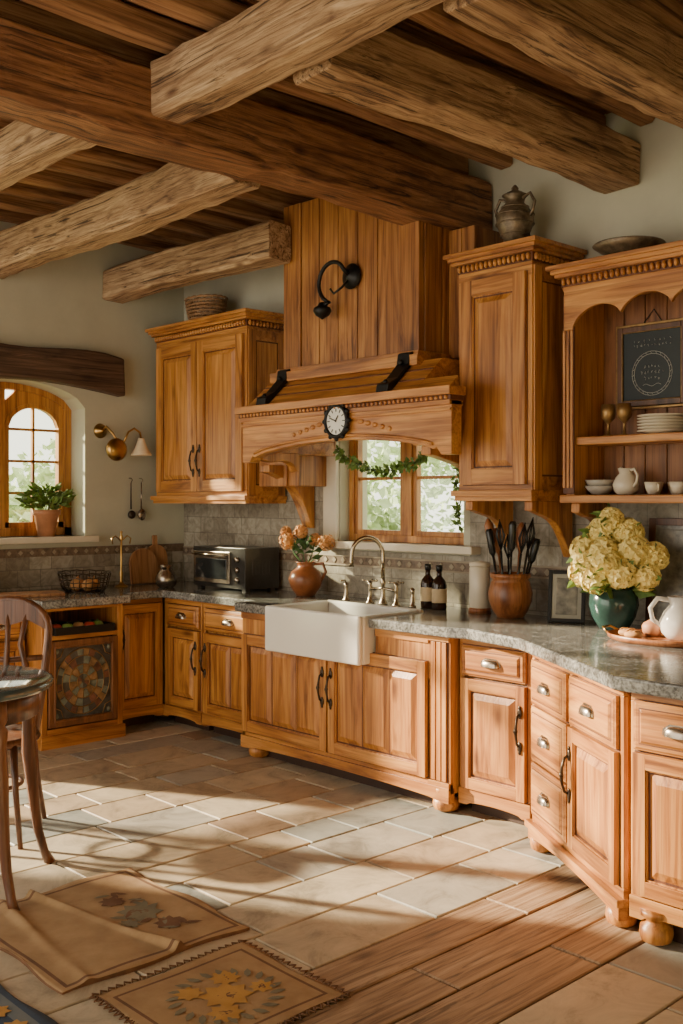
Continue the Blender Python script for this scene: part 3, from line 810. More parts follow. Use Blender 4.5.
# ------------------------------------------------------------------ small objects
def lobj(name, prof, mat, loc, label, cat, seg=28, group=None):
    m = M(); m.lathe(prof, seg)
    return tag(m.obj(name, mat, loc=loc), label, cat, group)
zu, zl = 1.886, 1.596
gp = [(0, 0), (.032, 0), (.034, .004), (.008, .012), (.006, .06), (.012, .07), (.032, .09), (.037, .12), (.033, .16), (.03, .16), (.034, .12), (.028, .095), (0, .075)]
for xx in (-2.865, -2.775): lobj('goblet', gp, goldf, (xx, 4.53, zu), 'small tarnished metal goblet on the hutch shelf', 'goblet', 20, 'goblets on the hutch')
pl = [(0, 0), (.06, 0), (.065, .004), (.12, .014), (.122, .018), (.064, .009), (0, .007)]
for i in range(6): lobj('plate', pl, cream, (-2.57, 4.54, zu+i*.0145), 'cream plate in a stack on the hutch', 'plate', 32, 'stacked plates')
bl = [(0, 0), (.03, 0), (.035, .01), (.06, .035), (.07, .06), (.066, .06), (.055, .035), (0, .012)]
lobj('bowl', bl, plain('green_glaze', (.12, .16, .08), .2), (-2.38, 4.56, zu), 'small green glazed bowl', 'bowl')
for i in range(2): lobj('bowl', [(0, 0), (.035, 0), (.06, .02), (.075, .045), (.071, .045), (.056, .022), (0, .01)], greyc, (-2.92, 4.54, zl+i*.03), 'grey stoneware bowl in a small stack', 'bowl', 28, 'stacked bowls')
def jug(name, loc, s_, mat, label, cat, rz=0, lid=False):
    e = thing(name, label, cat, loc, rz)
    m = M(); m.lathe([(0, 0), (.04*s_, 0), (.058*s_, .02*s_), (.065*s_, .05*s_), (.05*s_, .085*s_), (.032*s_, .105*s_), (.040*s_, .13*s_), (.036*s_, .13*s_), (.028*s_, .105*s_), (0, .1*s_)], 28)
    m.obj('body', mat, e)
    m = M(); m.tube([(.035*s_, 0, .12*s_), (.07*s_, 0, .125*s_), (.092*s_, 0, .095*s_), (.085*s_, 0, .06*s_), (.06*s_, 0, .04*s_)], [.008*s_, .008*s_, .007*s_, .007*s_, .006*s_], 10); m.obj('handle', mat, e)
    m = M()
    if lid: m.tube([(-.05*s_, 0, .04*s_), (-.085*s_, 0, .07*s_), (-.1*s_, 0, .115*s_)], [.018*s_, .011*s_, .008*s_], 10)
    else: m.tube([(-.028*s_, 0, .115*s_), (-.045*s_, 0, .132*s_)], [.016*s_, .009*s_], 10)
    m.obj('spout', mat, e)
    if lid:
        m = M(); m.lathe([(.042*s_, .125*s_), (.038*s_, .14*s_), (.012*s_, .155*s_), (.006*s_, .16*s_), (.012*s_, .172*s_), (0, .18*s_)], 24); m.obj('lid', mat, e)
    return e
jug('milk_jug', (-2.765, 4.53, zl), 1.0, cream, 'cream ceramic jug on the lower hutch shelf', 'jug', -.4)
def cupo(loc, label, rz):
    e = thing('cup', label, 'cup', loc, rz, 'cups on the lower hutch shelf')
    m = M(); m.lathe([(0, 0), (.022, 0), (.036, .03), (.042, .06), (.038, .06), (.032, .03), (0, .008)], 22); m.obj('body', cream, e)
    m = M(); m.tube([(.038, 0, .05), (.06, 0, .045), (.055, 0, .02), (.033, 0, .018)], .005, 8); m.obj('handle', cream, e)
for px, py, pr in ((-2.60, 4.50, -.6), (-2.47, 4.50, .4), (-2.54, 4.61, 1.2), (-2.66, 4.62, 2.2)):
    cupo((px, py, zl), 'cream cup on the lower hutch shelf', pr)
e = thing('chalkboard', 'small framed chalkboard with a round chalk emblem', 'chalkboard', (-2.70, 4.651, 2.24))
m = M(); rect_frame(m, -.19, .19, -.2, .2, 0, .03, .03); rect_frame(m, -.205, .205, -.215, .215, .01, .03, .014, 1); rect_frame(m, -.165, .165, -.175, .175, -.002, .01, .006, 1); m.obj('frame', [frameD, goldf], e, bevel=.003)
m = M(); m.box(-.16, .16, .012, .02, -.17, .17)
for zz, n_ in ((.125, 8), (.10, 11)):
    for i in range(n_):
        xx = -.10+.20*i/(n_-1)
        a = [(xx+R(-.005, .005), .010, zz+R(-.008, .008)) for _ in range(4)]
        m.tube(a, .001, 5, 1)
for rr_ in (.098, .110): m.tube([(rr_*math.cos(a*.2), .010, -.04+rr_*math.sin(a*.2)) for a in range(31)], .0012, 5, 1, closed=True)
for i in range(24):
    a = 2*pi*i/24; m.tube([(.100*math.cos(a), .010, -.04+.100*math.sin(a)), (.108*math.cos(a+.08), .010, -.04+.108*math.sin(a+.08))], .001, 4, 1)
for row, zc in enumerate((-.005, -.035, -.065)):
    n_ = (5, 7, 5)[row]
    for i in range(n_):
        xx = (i-(n_-1)/2)*.019
        m.tube([(xx+R(-.005, .005), .010, zc+R(-.009, .009)) for _ in range(4)], .001, 4, 1)
m.tube([(-.05+.1*i/12, .010, -.098+.006*math.sin(i*.8)) for i in range(13)], .001, 5, 1)
m.obj('slate', [chalk, chalkw], e)
m = M(); m.tube([(-.06, .015, .2), (0, .03, .28), (.06, .015, .2)], .003, 6); m.obj('hanging_cord', iron, e)
e = thing('antique_urn', 'antique metallic urn with two handles on the tall cabinet', 'urn', (-3.42, 4.50, 2.886))
m = M(); m.lathe([(0, 0), (.055, 0), (.06, .012), (.03, .03), (.035, .05), (.075, .10), (.1, .16), (.10, .21), (.07, .25), (.05, .275), (.055, .30), (.07, .315), (.062, .32), (.04, .29), (0, .28)], 28)
for zz, rq in ((.10, .078), (.16, .102), (.21, .102), (.25, .072)): m.tube([(rq*math.cos(2*pi*i/28), rq*math.sin(2*pi*i/28), zz) for i in range(28)], .004, 6, closed=True)
m.obj('body', urnM, e)
for sx in (-1, 1):
    mm = M(); mm.tube([(sx*.05, 0, .295), (sx*.10, 0, .31), (sx*.13, 0, .26), (sx*.115, 0, .21), (sx*.094, 0, .19)], .009, 8); mm.obj('handle', urnM, e)
mm = M(); mm.lathe([(.06, .315), (.045, .33), (.018, .342), (.02, .355), (.008, .37), (0, .375)], 20); mm.obj('lid', urnM, e)
lobj('shallow_bowl', [(0, 0), (.07, 0), (.075, .01), (.14, .05), (.175, .075), (.17, .08), (.13, .056), (0, .02)], urnM, (-2.75, 4.53, 2.746), 'dark carved shallow bowl on top of the hutch', 'bowl')
def basket(name, loc, rx, ry, h, mat, label, rows=7, tr=None, n=36):
    m = M(); tr = tr or h/rows*.42
    for i in range(rows+1):
        z = h*i/rows; s_ = .72+.28*(i/rows)**.6
        pts = [(rx*s_*math.cos(2*pi*k/n), ry*s_*math.sin(2*pi*k/n), z+tr+(.003 if (k+i) % 2 else -.003)) for k in range(n)]
        m.tube(pts, tr, 6, 0, closed=True)
    for k in range(n):
        a = 2*pi*k/n; m.tube([(rx*.72*math.cos(a), ry*.72*math.sin(a), .003), (rx*.88*math.cos(a), ry*.88*math.sin(a), h*.3), (rx*math.cos(a), ry*math.sin(a), h)], .003, 5)
    m.disc(.72, .004, 24, 0, Matrix.Diagonal((rx, ry, 1, 1)))
    return tag(m.obj(name, mat, loc=loc), label, 'basket')
basket('wicker_basket', (-6.22, 4.50, 2.856), .18, .13, .17, wicker, 'low woven wicker basket on the wall cabinet')

e = thing('canister', 'cream cylindrical ceramic canister on a wooden base', 'canister', (-3.71, 4.56, HC))
m = M(); m.lathe([(.05, .02), (.058, .03), (.058, .25), (.05, .26)], 28); m.obj('body', cream, e)
m = M(); m.lathe([(0, 0), (.064, 0), (.064, .025), (.05, .03)], 28); m.obj('base', crockM, e)
m = M(); m.lathe([(.05, .255), (.06, .26), (.058, .28), (.02, .286), (0, .288)], 28); m.obj('lid', cream, e)
k_ = 1.1
lobj('utensil_crock', [(a*k_, b*k_) for a, b in [(0, 0), (.065, 0), (.07, .01), (.085, .03), (.105, .08), (.108, .12), (.095, .17), (.085, .185), (.098, .195), (.10, .215), (.09, .215), (.08, .18), (.07, .03), (0, .02)]], crockM, (-3.45, 4.50, HC), 'turned wooden crock holding kitchen utensils', 'crock')
for i in range(11):
    a = 2*pi*i/11; ox, oy = .045*math.cos(a), .045*math.sin(a)
    tx, ty = .16*math.cos(a)*R(.6, 1.1)+.03, .07*math.sin(a); top = R(.42, .54)
    m = M(); b0 = Vector((0, 0, .03)); b2 = Vector((tx*.8, ty*.8, top)); b1 = b0.lerp(b2, .66)
    wd_ = i in (3, 5, 6)
    m.tube([b0, b1], .006, 8)
    if wd_: m.tube([b1, b1.lerp(b2, .3), b1.lerp(b2, .8), b2], [.006, .024, .026, .008], 10)
    elif i % 2: m.tube([b1, b1.lerp(b2, .15), b1.lerp(b2, .9), b2], [.006, .018, .021, .014], 6)
    else:
        for q in range(4):
            w1 = Vector((math.cos(q*pi/4), math.sin(q*pi/4), 0))*.024
            m.tube([b1, b1.lerp(b2, .5)+w1, b2, b1.lerp(b2, .5)-w1, b1], .003, 5)
    tag(m.obj('cooking_utensil', crockM if wd_ else blackp, loc=(-3.45+ox, 4.50+oy, HC)), ('wooden spoon' if wd_ else 'black cooking utensil')+' standing in the wooden crock', 'utensil', 'utensils in the crock')
bp = [(0, 0), (.04, 0), (.043, .008), (.043, .14), (.036, .165), (.016, .19), (.014, .215), (.018, .22), (.018, .245), (0, .25)]
for xx, yy in ((-4.09, 4.55), (-3.975, 4.52)):
    e = thing('bottle', 'dark brown glass bottle with a paper label', 'bottle', (xx, yy, HC), 0, 'bottles by the sink')
    m = M(); m.lathe(bp, 24); m.obj('body', brownglass, e)
    m = M(); m.lathe([(.0437, .04), (.0437, .12)], 24); m.obj('paper_label', labelM, e)
    m = M(); m.lathe([(.019, .222), (.019, .255), (0, .257)], 16); m.obj('cap', blackp, e)
e = thing('flower_jug', 'rust ceramic jug holding dried peach hydrangeas', 'vase', (-5.14, 4.52, HC), .5)
m = M(); m.lathe([(0, 0), (.06, 0), (.065, .01), (.10, .06), (.115, .11), (.095, .16), (.055, .19), (.055, .215), (.07, .225), (.062, .225), (.045, .2), (0, .19)], 28); m.obj('body', terraD, e)
m = M(); m.tube([(.06, 0, .21), (.12, 0, .215), (.14, 0, .16), (.105, 0, .10)], .010, 10); m.obj('handle', terraD, e)
def floret_head(m, c, r_, n, sz, mi=0, k_=4):
    for i in range(n):
        ph = math.acos(1-2*(i+.5)/n); th = i*2.39996
        d = Vector((math.sin(ph)*math.cos(th), math.sin(ph)*math.sin(th), math.cos(ph)))
        p = Vector(c)+d*r_*R(.8, 1.12)
        a = d.orthogonal().normalized(); b_ = d.cross(a); o = R(0, 1.5)
        for k in range(k_):
            v = a*math.cos(o+k*2*pi/k_)+b_*math.sin(o+k*2*pi/k_); w_ = d.cross(v)
            m.add([p, p+v*sz*.6+w_*sz*.42+d*sz*.3, p+v*sz*1.1+d*sz*.2, p+v*sz*.6-w_*sz*.42+d*sz*.3], [(0,1,2,3)], mi)
    m.sph(c, r_*.72, 10, 7, mi)
for (dx_, dy_, dz_, r_) in ((-.12, 0, .36, .055), (-.04, .02, .42, .04), (.15, -.02, .35, .05), (-.15, .03, .42, .03), (.06, .02, .37, .035)):
    m = M(); floret_head(m, (dx_, dy_, dz_), r_, 40, .018); m.tube([(0, 0, .19), (dx_*.6, dy_, .27), (dx_, dy_, dz_)], .004, 6, 1); m.obj('flower', [petalO, leafD], e)
m = M()
for i in range(40):
    a = R(0, 6.28); m.leaf((R(-.09, .09), R(-.04, .04), .24+R(0, .12)), R(.05, .09), 0, Vector((math.cos(a), math.sin(a), R(.1, 1))).normalized())
m.obj('foliage', leafD, e)
e = thing('hydrangea_vase', 'dark teal vase overflowing with cream yellow hydrangeas', 'vase', (-2.79, 4.46, HC))
m = M(); m.lathe([(0, 0), (.07, 0), (.075, .01), (.105, .06), (.12, .12), (.115, .165), (.10, .185), (.105, .20), (.095, .2), (.09, .18), (0, .17)], 30); m.obj('vase', teal, e)
heads = [(-.14, -.05, .27, .06), (-.03, -.11, .25, .065), (.09, -.09, .28, .065), (.17, .0, .27, .06), (-.13, -.04, .38, .065), (.0, -.09, .37, .07), (.12, -.02, .38, .07), (-.05, -.01, .47, .065), (.07, .02, .47, .06), (-.19, .03, .33, .05), (.03, .09, .36, .08), (.20, .04, .36, .055), (.01, -.04, .54, .045), (-.12, .02, .45, .045), (.05, -.13, .33, .05), (-.08, -.11, .32, .05)]
yc = plain('yellow_petal_core', (.80, .52, .10), .6)
for (a, b_, c_, r_) in heads:
    m = M(); floret_head(m, (a, b_, c_), r_, 46, .030, 0, 5)
    for i in range(46):
        ph = math.acos(1-2*(i+.5)/46); th = i*2.39996
        d_ = Vector((math.sin(ph)*math.cos(th), math.sin(ph)*math.sin(th), math.cos(ph))); m.sph(tuple(Vector((a, b_, c_))+d_*r_*1.1), .004, 6, 4, 2)
    m.tube([(a*.2, b_*.2, .17), (a, b_, c_)], .004, 6, 1); m.obj('flower_head', [petalY, leafM, yc], e)
m = M()
for i in range(50):
    a = R(0, 6.28); m.leaf((.08*math.cos(a), .08*math.sin(a), .19+R(0, .10)), R(.09, .14), 0, Vector((math.cos(a), math.sin(a), R(-.5, .5))).normalized(), .6)
for i in range(60):
    a, b_, c_, r_ = random.choice(heads); d_ = Vector((R(-1, 1), R(-1, .2), R(-1, 1))).normalized()
    m.leaf(Vector((a, b_, c_))+d_*r_*.8, R(.05, .08), 0, d_, .6)
m.obj('foliage', leafM, e)
def pframe(name, loc, w, h, rz, lean, label, fm, t=.02, mat2=None):
    e = thing(name, label, 'picture frame', loc, rz)
    T_ = Matrix.Rotation(-lean, 4, 'X')
    m = M()
    for (a, b_, c_, d_) in ((-w/2, -w/2+t, 0, h), (w/2-t, w/2, 0, h), (-w/2+t, w/2-t, 0, t), (-w/2+t, w/2-t, h-t, h)): m.box(a, b_, 0, .016, c_, d_, 0, T_)
    m.obj('frame', fm, e, bevel=.003)
    m = M(); m.box(-w/2+t, w/2-t, .006, .014, t, h-t, 0, T_)
    m.frus(-w/2+t+.02, w/2-t-.02, t+.02, h-t-.02, .006, .004, .004, 1, T_)
    m.obj('print', [mat2 or matM, photoM], e)
    return e
pframe('picture_frame', (-3.09, 4.49, HC+.003), .19, .27, .45, .22, 'small dark silver photo frame standing on the worktop', iron)
pframe('picture_frame', (-2.58, 4.62, HC+.003), .26, .54, .1, .10, 'tall dark wooden picture frame leaning on the tiles', frameD, .035, photoM)
e = thing('serving_tray', 'oval wooden serving tray on the worktop', 'tray', (-2.38, 4.20, HC))
m = M(); m.lathe([(0, 0), (.19, 0), (.205, .012), (.21, .03), (.203, .03), (.19, .012), (0, .01)], 40, T=Matrix.Diagonal((1.25, .85, 1, 1))); m.obj('tray_body', crockM, e)
for sx in (-1, 1):
    m = M(); m.tube([(sx*.25, -.05, .025), (sx*.285, -.03, .045), (sx*.285, .03, .045), (sx*.25, .05, .025)], .006, 8); m.obj('handle', brass, e)
jug('pitcher', (-2.33, 4.27, HC+.011), 1.45, white_c, 'white ceramic pitcher standing on the tray', 'pitcher', .7+pi)
for dx_, dy_ in ((-.17, -.01), (-.11, -.06)):
    m = M(); m.sph((0, 0, .018), (.045, .032, .02), 14, 8)
    for q in (-.02, 0, .02): m.tube([(q-.006, -.018, .034), (q, 0, .039), (q+.006, .018, .034)], .003, 6)
    tag(m.obj('bread_roll', bread, loc=(-2.38+dx_, 4.2+dy_, HC+.009)), 'golden bread roll on the tray', 'bread', 'bread rolls on the tray')
lobj('sugar_bowl', [(0, 0), (.03, 0), (.045, .02), (.048, .045), (.04, .06), (.02, .072), (.008, .078), (.012, .088), (0, .092)], terra, (-2.47, 4.27, HC+.011), 'small brown lidded sugar bowl on the tray', 'bowl')

e = thing('toaster_oven', 'black and steel countertop toaster oven', 'oven', (-6.18, 4.36, HC))
m = M(); m.box(0, .60, 0, .30, .02, .30)
for xx in (.04, .56):
    for yy in (.04, .26): m.box(xx-.02, xx+.02, yy-.02, yy+.02, 0, .02)
for i in range(6): m.box(.6, .603, .06+i*.03, .075+i*.03, .12, .22)
m.obj('body', plain('dark_steel', (.09, .085, .08), .3, .8), e, bevel=.012)
m = M(); m.box(.02, .44, -.014, 0, .05, .27); m.box(.05, .41, -.018, -.013, .08, .22, 1)
d = m.obj('door', [pewter, glassd], e, bevel=.004)
m = M(); m.tube([(.05, -.015, .245), (.05, -.045, .25), (.41, -.045, .25), (.41, -.015, .245)], .007, 8); m.obj('handle', nickel, d)
for zz in (.08, .15, .22):
    m = M(); m.lathe([(0, 0), (.022, 0), (.02, .018), (0, .02)], 16, T=Matrix.Translation((.52, 0, zz)) @ TXr); m.obj('knob', pewter, e)
jug('cream_pitcher', (-6.32, 4.22, HC), 1.25, pewter, 'small pewter pitcher beside the toaster oven', 'pitcher', 2.2)
for yy, w_, h_, lab in ((4.42, .13, .36, 'tall wooden paddle cutting board leaning on the wall'), (4.27, .16, .28, 'round topped wooden cutting board leaning on the wall')):
    m = M(); pts = [(-w_, 0), (w_, 0), (w_, h_*.55)]+[(w_*math.cos(a), h_*.55+w_*math.sin(a)*.7) for a in [pi*i/12 for i in range(1, 12)]]+[(-w_, h_*.55)]
    pts = [(p[0]*.75, p[1]) for p in pts]
    m.ext(pts, -.01, .01, 'YZ')
    if w_ < .14: m.box(-.01, .01, -.02, .02, h_*.75, h_)
    o = tag(m.obj('cutting_board', boardM, bevel=.005, loc=(-6.73+(.05 if yy < 4.3 else 0), yy, HC+.004)), lab, 'cutting board'); o.rotation_euler = (0, -.14, 0)
m = M(); m.ext([(-.2, -.13), (.2, -.13), (.22, 0), (.2, .13), (-.2, .13)], 0, .02, 'XY')
o = tag(m.obj('cutting_board', boardM, bevel=.006, loc=(-6.38, 3.20, HC)), 'flat wooden cutting board lying on the worktop', 'cutting board'); o.rotation_euler = (0, 0, 1.3)
basket('wire_basket', (-6.42, 3.62, HC), .20, .17, .13, bronze, 'dark wire bowl basket on the worktop', rows=4, tr=.004, n=24)
for i, (a, b_) in enumerate([(-.09, 0), (0, .07), (.09, -.02), (0, -.06)]):
    m = M(); m.sph((0, 0, .042), (.045, .045, .042), 14, 8); m.tube([(0, 0, .08), (.004, .002, .098)], [.008, .003], 6)
    tag(m.obj('onion', bread, loc=(-6.42+a, 3.62+b_, HC+.008)), 'golden onion in the wire basket', 'vegetable', 'onions in the wire basket')
e = thing('brass_stand', 'slim brass hook stand on the worktop', 'stand', (-6.60, 4.02, HC), 0)
m = M(); m.lathe([(0, 0), (.05, 0), (.05, .008), (.02, .02), (.01, .04), (.014, .1), (.008, .12), (.008, .34), (.016, .36), (.006, .38), (.012, .40), (0, .41)], 20); m.obj('base', brass, e)
m = M()
for sx in (-1, 1): m.tube([(0, 0, .33), (0, sx*.05, .37), (0, sx*.08, .35), (0, sx*.07, .31)], .005, 8)
m.obj('arm', brass, e)
e = thing('potted_plant', 'leafy green plant in a terracotta pot on the window sill', 'plant', (-6.87, 3.57, az0))
m = M(); m.lathe([(0, 0), (.06, 0), (.085, .15), (.098, .155), (.10, .19), (.09, .19), (.08, .16), (0, .15)], 26); m.obj('pot', terra, e)
m = M()
for i in range(230):
    a = R(0, 6.28); r_ = R(0, .14); c = Vector((r_*math.cos(a)*.6, r_*math.sin(a)*1.2, .19+R(0, .17)*(1-r_*2)))
    m.leaf(c, R(.05, .085), 0, Vector((math.cos(a)*.7, math.sin(a), R(-.3, 1))).normalized(), .6)
for i in range(14):
    a = R(0, 6.28); m.tube([(0, 0, .15), (.05*math.cos(a), .08*math.sin(a), .28)], .003, 5)
m.obj('foliage', leafM, e)
e = thing('potted_plant', 'small trailing plant in a clay pot beside the window', 'plant', (-6.66, 2.93, HC))
m = M(); m.lathe([(0, 0), (.05, 0), (.07, .1), (.075, .12), (.065, .12), (0, .1)], 22); m.obj('pot', terra, e)
m = M()
for i in range(130):
    a = R(0, 6.28); m.leaf((.06*math.cos(a)*R(0, 1), .12*math.sin(a)*R(0, 1), .12+R(0, .12)), R(.04, .06), 0, Vector((abs(math.cos(a)), math.sin(a), R(-.4, .9))).normalized(), .6)
m.obj('foliage', leafM, e)
e = thing('wall_sconce', 'brass swing arm wall sconce with a frosted bell shade', 'lamp', (WL, 3.97, 2.08))
m = M(); TY = Matrix.Rotation(pi/2, 4, 'Y'); m.lathe([(0, 0), (.05, 0), (.055, .01), (.03, .02), (.015, .05), (0, .055)], 22, T=TY); m.obj('wall_plate', brass, e)
m = M(); m.tube([(.03, 0, 0), (.08, .01, .03), (.13, .03, -.02), (.15, .07, -.09), (.16, .1, -.12)], .009, 8)
m.tube([(.16, .1, -.1), (.17, .14, -.01), (.17, .19, .02), (.17, .24, -.01), (.17, .25, -.05)], .008, 8); m.obj('arm', brass, e)
m = M(); m.sph((.14, .06, -.14), (.05, .085, .085), 20, 12); m.obj('reflector', brass, e)
m = M(); m.lathe([(.02, 0), (.03, -.03), (.045, -.07), (.075, -.12), (.078, -.13), (.07, -.125), (.04, -.07), (.02, -.02)], 26, (.17, .25, -.05)); m.obj('lamp_shade', shadeM, e)
for yy, nm in ((4.22, 'ladle'), (4.31, 'skimmer')):
    m = M(); m.tube([(0, 0, 0), (0, 0, -.2)], [.004, .007], 8); m.sph((0.01, 0, -.24), (.014, .035, .045) if nm == 'skimmer' else (.025, .032, .032), 12, 8)
    m.tube([(0, 0, 0), (.02, 0, .02), (.0, 0, .035), (-.03, 0, .035)], .003, 6)
    tag(m.obj(nm, bronze if nm == 'ladle' else pewter, loc=(WL+.03, yy, 1.70)), 'metal %s hanging on the plaster wall' % nm, 'utensil', 'hanging utensils')

# ------------------------------------------------------------------ table & chair
e = thing('side_table', 'small round dark lacquered table with splayed turned legs', 'table', (-4.15, 1.72, 0), math.radians(46.7))
m = M(); m.lathe([(0, .80), (.38, .80), (.41, .807), (.42, .822), (.415, .838), (.40, .843), (0, .843)], 56); m.obj('table_top', tableTop, e)
m = M(); m.lathe([(.32, .70), (.36, .70), (.36, .80), (.32, .80), (.32, .70)], 44); m.obj('apron', chairM, e)
for i in range(4):
    a = pi/4+i*pi/2+(.14 if i % 2 else -.02); c_, s_ = math.cos(a), math.sin(a)
    m = M(); rad = [.34, .345, .348, .352, .355, .358, .37, .385, .40, .43, .455]; zz = [.80, .72, .70, .68, .62, .5, .38, .25, .15, .05, 0]; rr = [.034, .036, .024, .034, .026, .032, .027, .022, .020, .018, .024]
    m.tube([(r_*c_, r_*s_, z) for r_, z in zip(rad, zz)], rr, 12); m.obj('leg', chairM, e)
e = thing('bentwood_chair', 'dark bentwood chair with a round seat and looped back', 'chair', (-4.68, 2.15, 0), math.radians(46.7))
m = M(); m.lathe([(0, .445), (.19, .44), (.215, .44), (.225, .455), (.215, .475), (.19, .475), (0, .462)], 36); m.obj('seat', [chairM], e)
for sx, sy in ((-1, -1), (1, -1)):
    m = M(); m.tube([(sx*.15, sy*.14, .45), (sx*.165, sy*.16, .25), (sx*.20, sy*.20, 0)], [.018, .015, .012], 10); m.obj('leg', chairM, e)
for sx in (-1, 1):
    m = M(); m.tube([(sx*.15, .15, .46), (sx*.16, .18, .25), (sx*.18, .25, 0)], [.018, .015, .012], 10); m.obj('leg', chairM, e)
m = M(); m.tube([(.14*math.cos(a), .14*math.sin(a), .24) for a in [2*pi*i/28 for i in range(28)]], .010, 8, closed=True); m.obj('stretcher', chairM, e)
m = M()
pts = [(-.16, .16, .44), (-.185, .2, .65), (-.20, .24, .88)]+[(-.20*math.cos(a), .25+.02*math.sin(a), .93+.15*math.sin(a)) for a in [pi*i/12 for i in range(13)]]+[(.20, .24, .88), (.185, .2, .65), (.16, .16, .44)]
m.tube(pts, .019, 10)
for k in (-.09, 0, .09): m.tube([(k*.5, .18, .5), (k*1.3, .21, .68), (k*.7, .24, .86), (k*1.1, .265, 1.06)], [.014, .018, .013, .014], 8)
m.tube([(-.19, .225, .80), (0, .25, .78), (.19, .225, .80)], .014, 8)
m.ext([(-.19, .93), (-.1, .98), (0, .95), (.1, .98), (.19, .93), (.16, 1.02), (.08, 1.075), (-.08, 1.075), (-.16, 1.02)], .245, .262, 'XZ')
m.obj('backrest', chairM, e)

# ------------------------------------------------------------------ rugs
def rug(name, x0, x1, y0, y1, z, mats, label, wav=.004, motif=None, border=None, fringe=False, nx=50, ny=50, fold=0):
    m = M(); vs = []
    P_ = lambda i, j: j*(nx+1)+i
    def H(x, y):
        h = z+wav*(1+math.sin(x*9+y*4)*math.sin(y*11-x*3))
        if fold:
            for (k0, sl, am, sg) in ((.40, .18, 1.0, .016), (.24, -.10, .55, .022)):
                q = (y0+(y1-y0)*k0+sl*(x-x0)) - y
                h += fold*am*math.exp(-(q/sg)**2)*(.6+.4*math.sin(x*7+k0*9))
        return h
    for j in range(ny+1):
        for i in range(nx+1):
            xx = x0+(x1-x0)*i/nx; yy = y0+(y1-y0)*j/ny
            ex = .010*math.sin(yy*14) if i in (0, nx) else 0; ey = .010*math.sin(xx*13+1) if j in (0, ny) else 0
            vs.append((xx+ex, yy+ey, H(xx, yy)))
    nt_ = len(vs)
    vs += [(a, b_, .001) for (a, b_, c_) in vs[:nt_]]
    fs0 = []; fs1 = []
    for j in range(ny):
        for i in range(nx):
            f = (P_(i, j), P_(i+1, j), P_(i+1, j+1), P_(i, j+1)); mi = 0
            if border:
                dd = min(min(i, nx-1-i)*(x1-x0)/nx, min(j, ny-1-j)*(y1-y0)/ny)
                if border[0] < dd < border[1]: mi = 1
            (fs1 if mi else fs0).append(f)
    side = []
    for j in (0, ny):
        for i in range(nx): a, b_ = P_(i, j), P_(i+1, j); side.append((a, b_, b_+nt_, a+nt_))
    for i in (0, nx):
        for j in range(ny): a, b_ = P_(i, j), P_(i, j+1); side.append((a, b_, b_+nt_, a+nt_))
    m.add(vs, fs0, 0, True)
    for f in side: m.f.append(list(f)); m.mi.append(1); m.sm.append(False)
    for f in fs1: m.f.append(list(f)); m.mi.append(1); m.sm.append(True)
    def petal(cx_, cy_, a, L, w_, mi):
        ca, sa = math.cos(a), math.sin(a); pts = []
        for (u_, v_) in ((0, 0), (.3, .5), (.65, .5), (1, 0), (.65, -.5), (.3, -.5)):
            px, py = cx_+ca*u_*L-sa*v_*w_, cy_+sa*u_*L+ca*v_*w_; pts.append((px, py, H(px, py)+.003))
        m.add(pts, [tuple(range(6))], mi)
    def flower(cx_, cy_, s_, mi):
        for k in range(8): petal(cx_, cy_, k*pi/4+.2, s_, s_*.5, mi)
        for k in range(5): petal(cx_, cy_, k*1.256, s_*.4, s_*.3, 1)
    if motif: motif(petal, flower)
    if fringe:
        n_ = int((x1-x0)/.028)
        for k in range(n_+1):
            xx = x0+(x1-x0)*k/n_
            for yy, sg in ((y0, -1), (y1, 1)): m.tube([(xx-.011, yy, z+.004), (xx, yy+sg*.022, z+.002), (xx+.011, yy, z+.004)], .003, 5, 1)
        n_ = int((y1-y0)/.028)
        for k in range(n_+1):
            yy = y0+(y1-y0)*k/n_
            for xx, sg in ((x0, -1), (x1, 1)): m.tube([(xx, yy-.011, z+.004), (xx+sg*.022, yy, z+.002), (xx, yy+.011, z+.004)], .003, 5, 1)
    return tag(m.obj(name, mats), label, 'rug')
def mot1(petal, flower):
    cx_, cy_ = -3.38, 2.14
    flower(cx_, cy_, .09, 3); flower(cx_-.15, cy_-.03, .055, 1); flower(cx_+.15, cy_+.03, .06, 1); flower(cx_+.07, cy_-.09, .045, 3)
    for k in range(18): petal(cx_+R(-.24, .24), cy_+R(-.10, .10), R(0, 6.28), .07, .022, 3 if k % 2 else 1)
rug('embroidered_rug', -3.83, -3.0, 1.62, 2.36, .008, [rugT, rugB, rugG, rugGr], 'tan linen rug with embroidered flowers and rumpled folds', .005, mot1, (.018, .030), False, fold=.03, nx=60, ny=110)
def mot2(petal, flower):
    cx_, cy_ = -2.63, 1.98
    flower(cx_, cy_, .09, 2); flower(cx_-.10, cy_+.07, .055, 2); flower(cx_+.09, cy_-.07, .06, 2); flower(cx_+.03, cy_+.12, .045, 2); flower(cx_-.09, cy_-.08, .05, 2)
    for k in range(22):
        a = k*.285; petal(cx_+.13*math.cos(a), cy_+.14*math.sin(a), a+.5, .06, .022, 3)
rug('embroidered_mat', -2.91, -2.38, 1.68, 2.26, .008, [rugT, rugB, rugG, rugGr], 'small tan mat with gold flowers and looped fringe', .002, mot2, (.033, .046), True)
def mot3(petal, flower):
    for k in range(9): flower(-3.8+.13*k, 1.40, .05, 2)
    for k in range(9): petal(-3.75+.13*k, 1.30, k, .08, .03, 1)
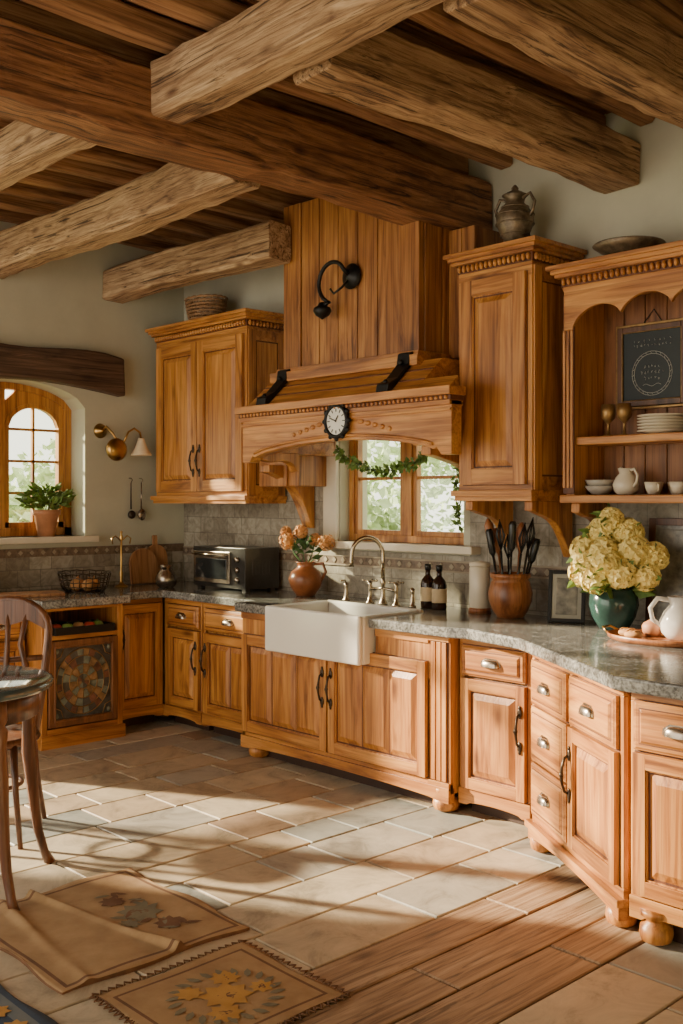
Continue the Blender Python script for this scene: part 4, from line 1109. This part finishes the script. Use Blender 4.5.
rug('navy_rug', -4.0, -2.78, .7, 1.50, .010, [rugBl, rugRe, rugG, rugGr], 'navy blue woven wool rug with slate border', .002, mot3, (.03, .08), False)

# ------------------------------------------------------------------ outside
m = M(); m.box(-26, -7.2, -12, 26, -.3, -.2); m.box(-7.2, 12, 5.1, 26, -.3, -.2)
tag(m.obj('garden_ground', earth), 'grassy garden ground outside the windows', 'ground', kind='stuff')
def shrub(c, r_, n=1800):
    m = M()
    for i in range(n):
        d = Vector((R(-1, 1), R(-1, 1), R(-1, 1)))
        d = d.normalized()*R(.55, 1)
        m.leaf((c[0]+d.x*r_[0], c[1]+d.y*r_[1], c[2]+d.z*r_[2]), R(.10, .2), 0, None, .7)
    m.tube([(c[0], c[1], -.2), (c[0], c[1], c[2])], .08, 8, 1)
    tag(m.obj('garden_shrub', [leafOut, chairM]), 'pale green leafy shrub in the sunny garden', 'shrub', 'garden shrubs')
shrub((-10.8, 5.6, .95), (.9, .9, .95)); shrub((-13.5, 7.9, 1.3), (1.5, 1.5, 1.3)); shrub((-8.6, 8.2, .85), (.8, .8, .85)); shrub((-6.6, 9.9, 1.1), (.9, .9, 1.1)); shrub((-10.4, 11.3, 1.4), (1.5, 1.4, 1.4))

# ------------------------------------------------------------------ lights
w = bpy.data.worlds.new('world'); scene.world = w; w.use_nodes = True
bg = w.node_tree.nodes['Background']; bg.inputs[0].default_value = (1.0, .91, .76, 1); bg.inputs[1].default_value = 3.9
sd = bpy.data.lights.new('sun', 'SUN'); sd.energy = 24; sd.angle = .035; sd.color = (1, .83, .58)
so = bpy.data.objects.new('sun', sd); col.objects.link(so)
so.rotation_euler = Vector((.86, .47, -.34)).to_track_quat('-Z', 'Y').to_euler()

cd = bpy.data.cameras.new('camera'); co = bpy.data.objects.new('camera', cd); col.objects.link(co)
co.location = (0, 0, 1.57); co.rotation_euler = (pi/2, 0, math.radians(46.7))
cd.sensor_width = 36; cd.lens = 1040/1024*36; cd.shift_y = -12/1024; cd.clip_start = .05
scene.camera = co
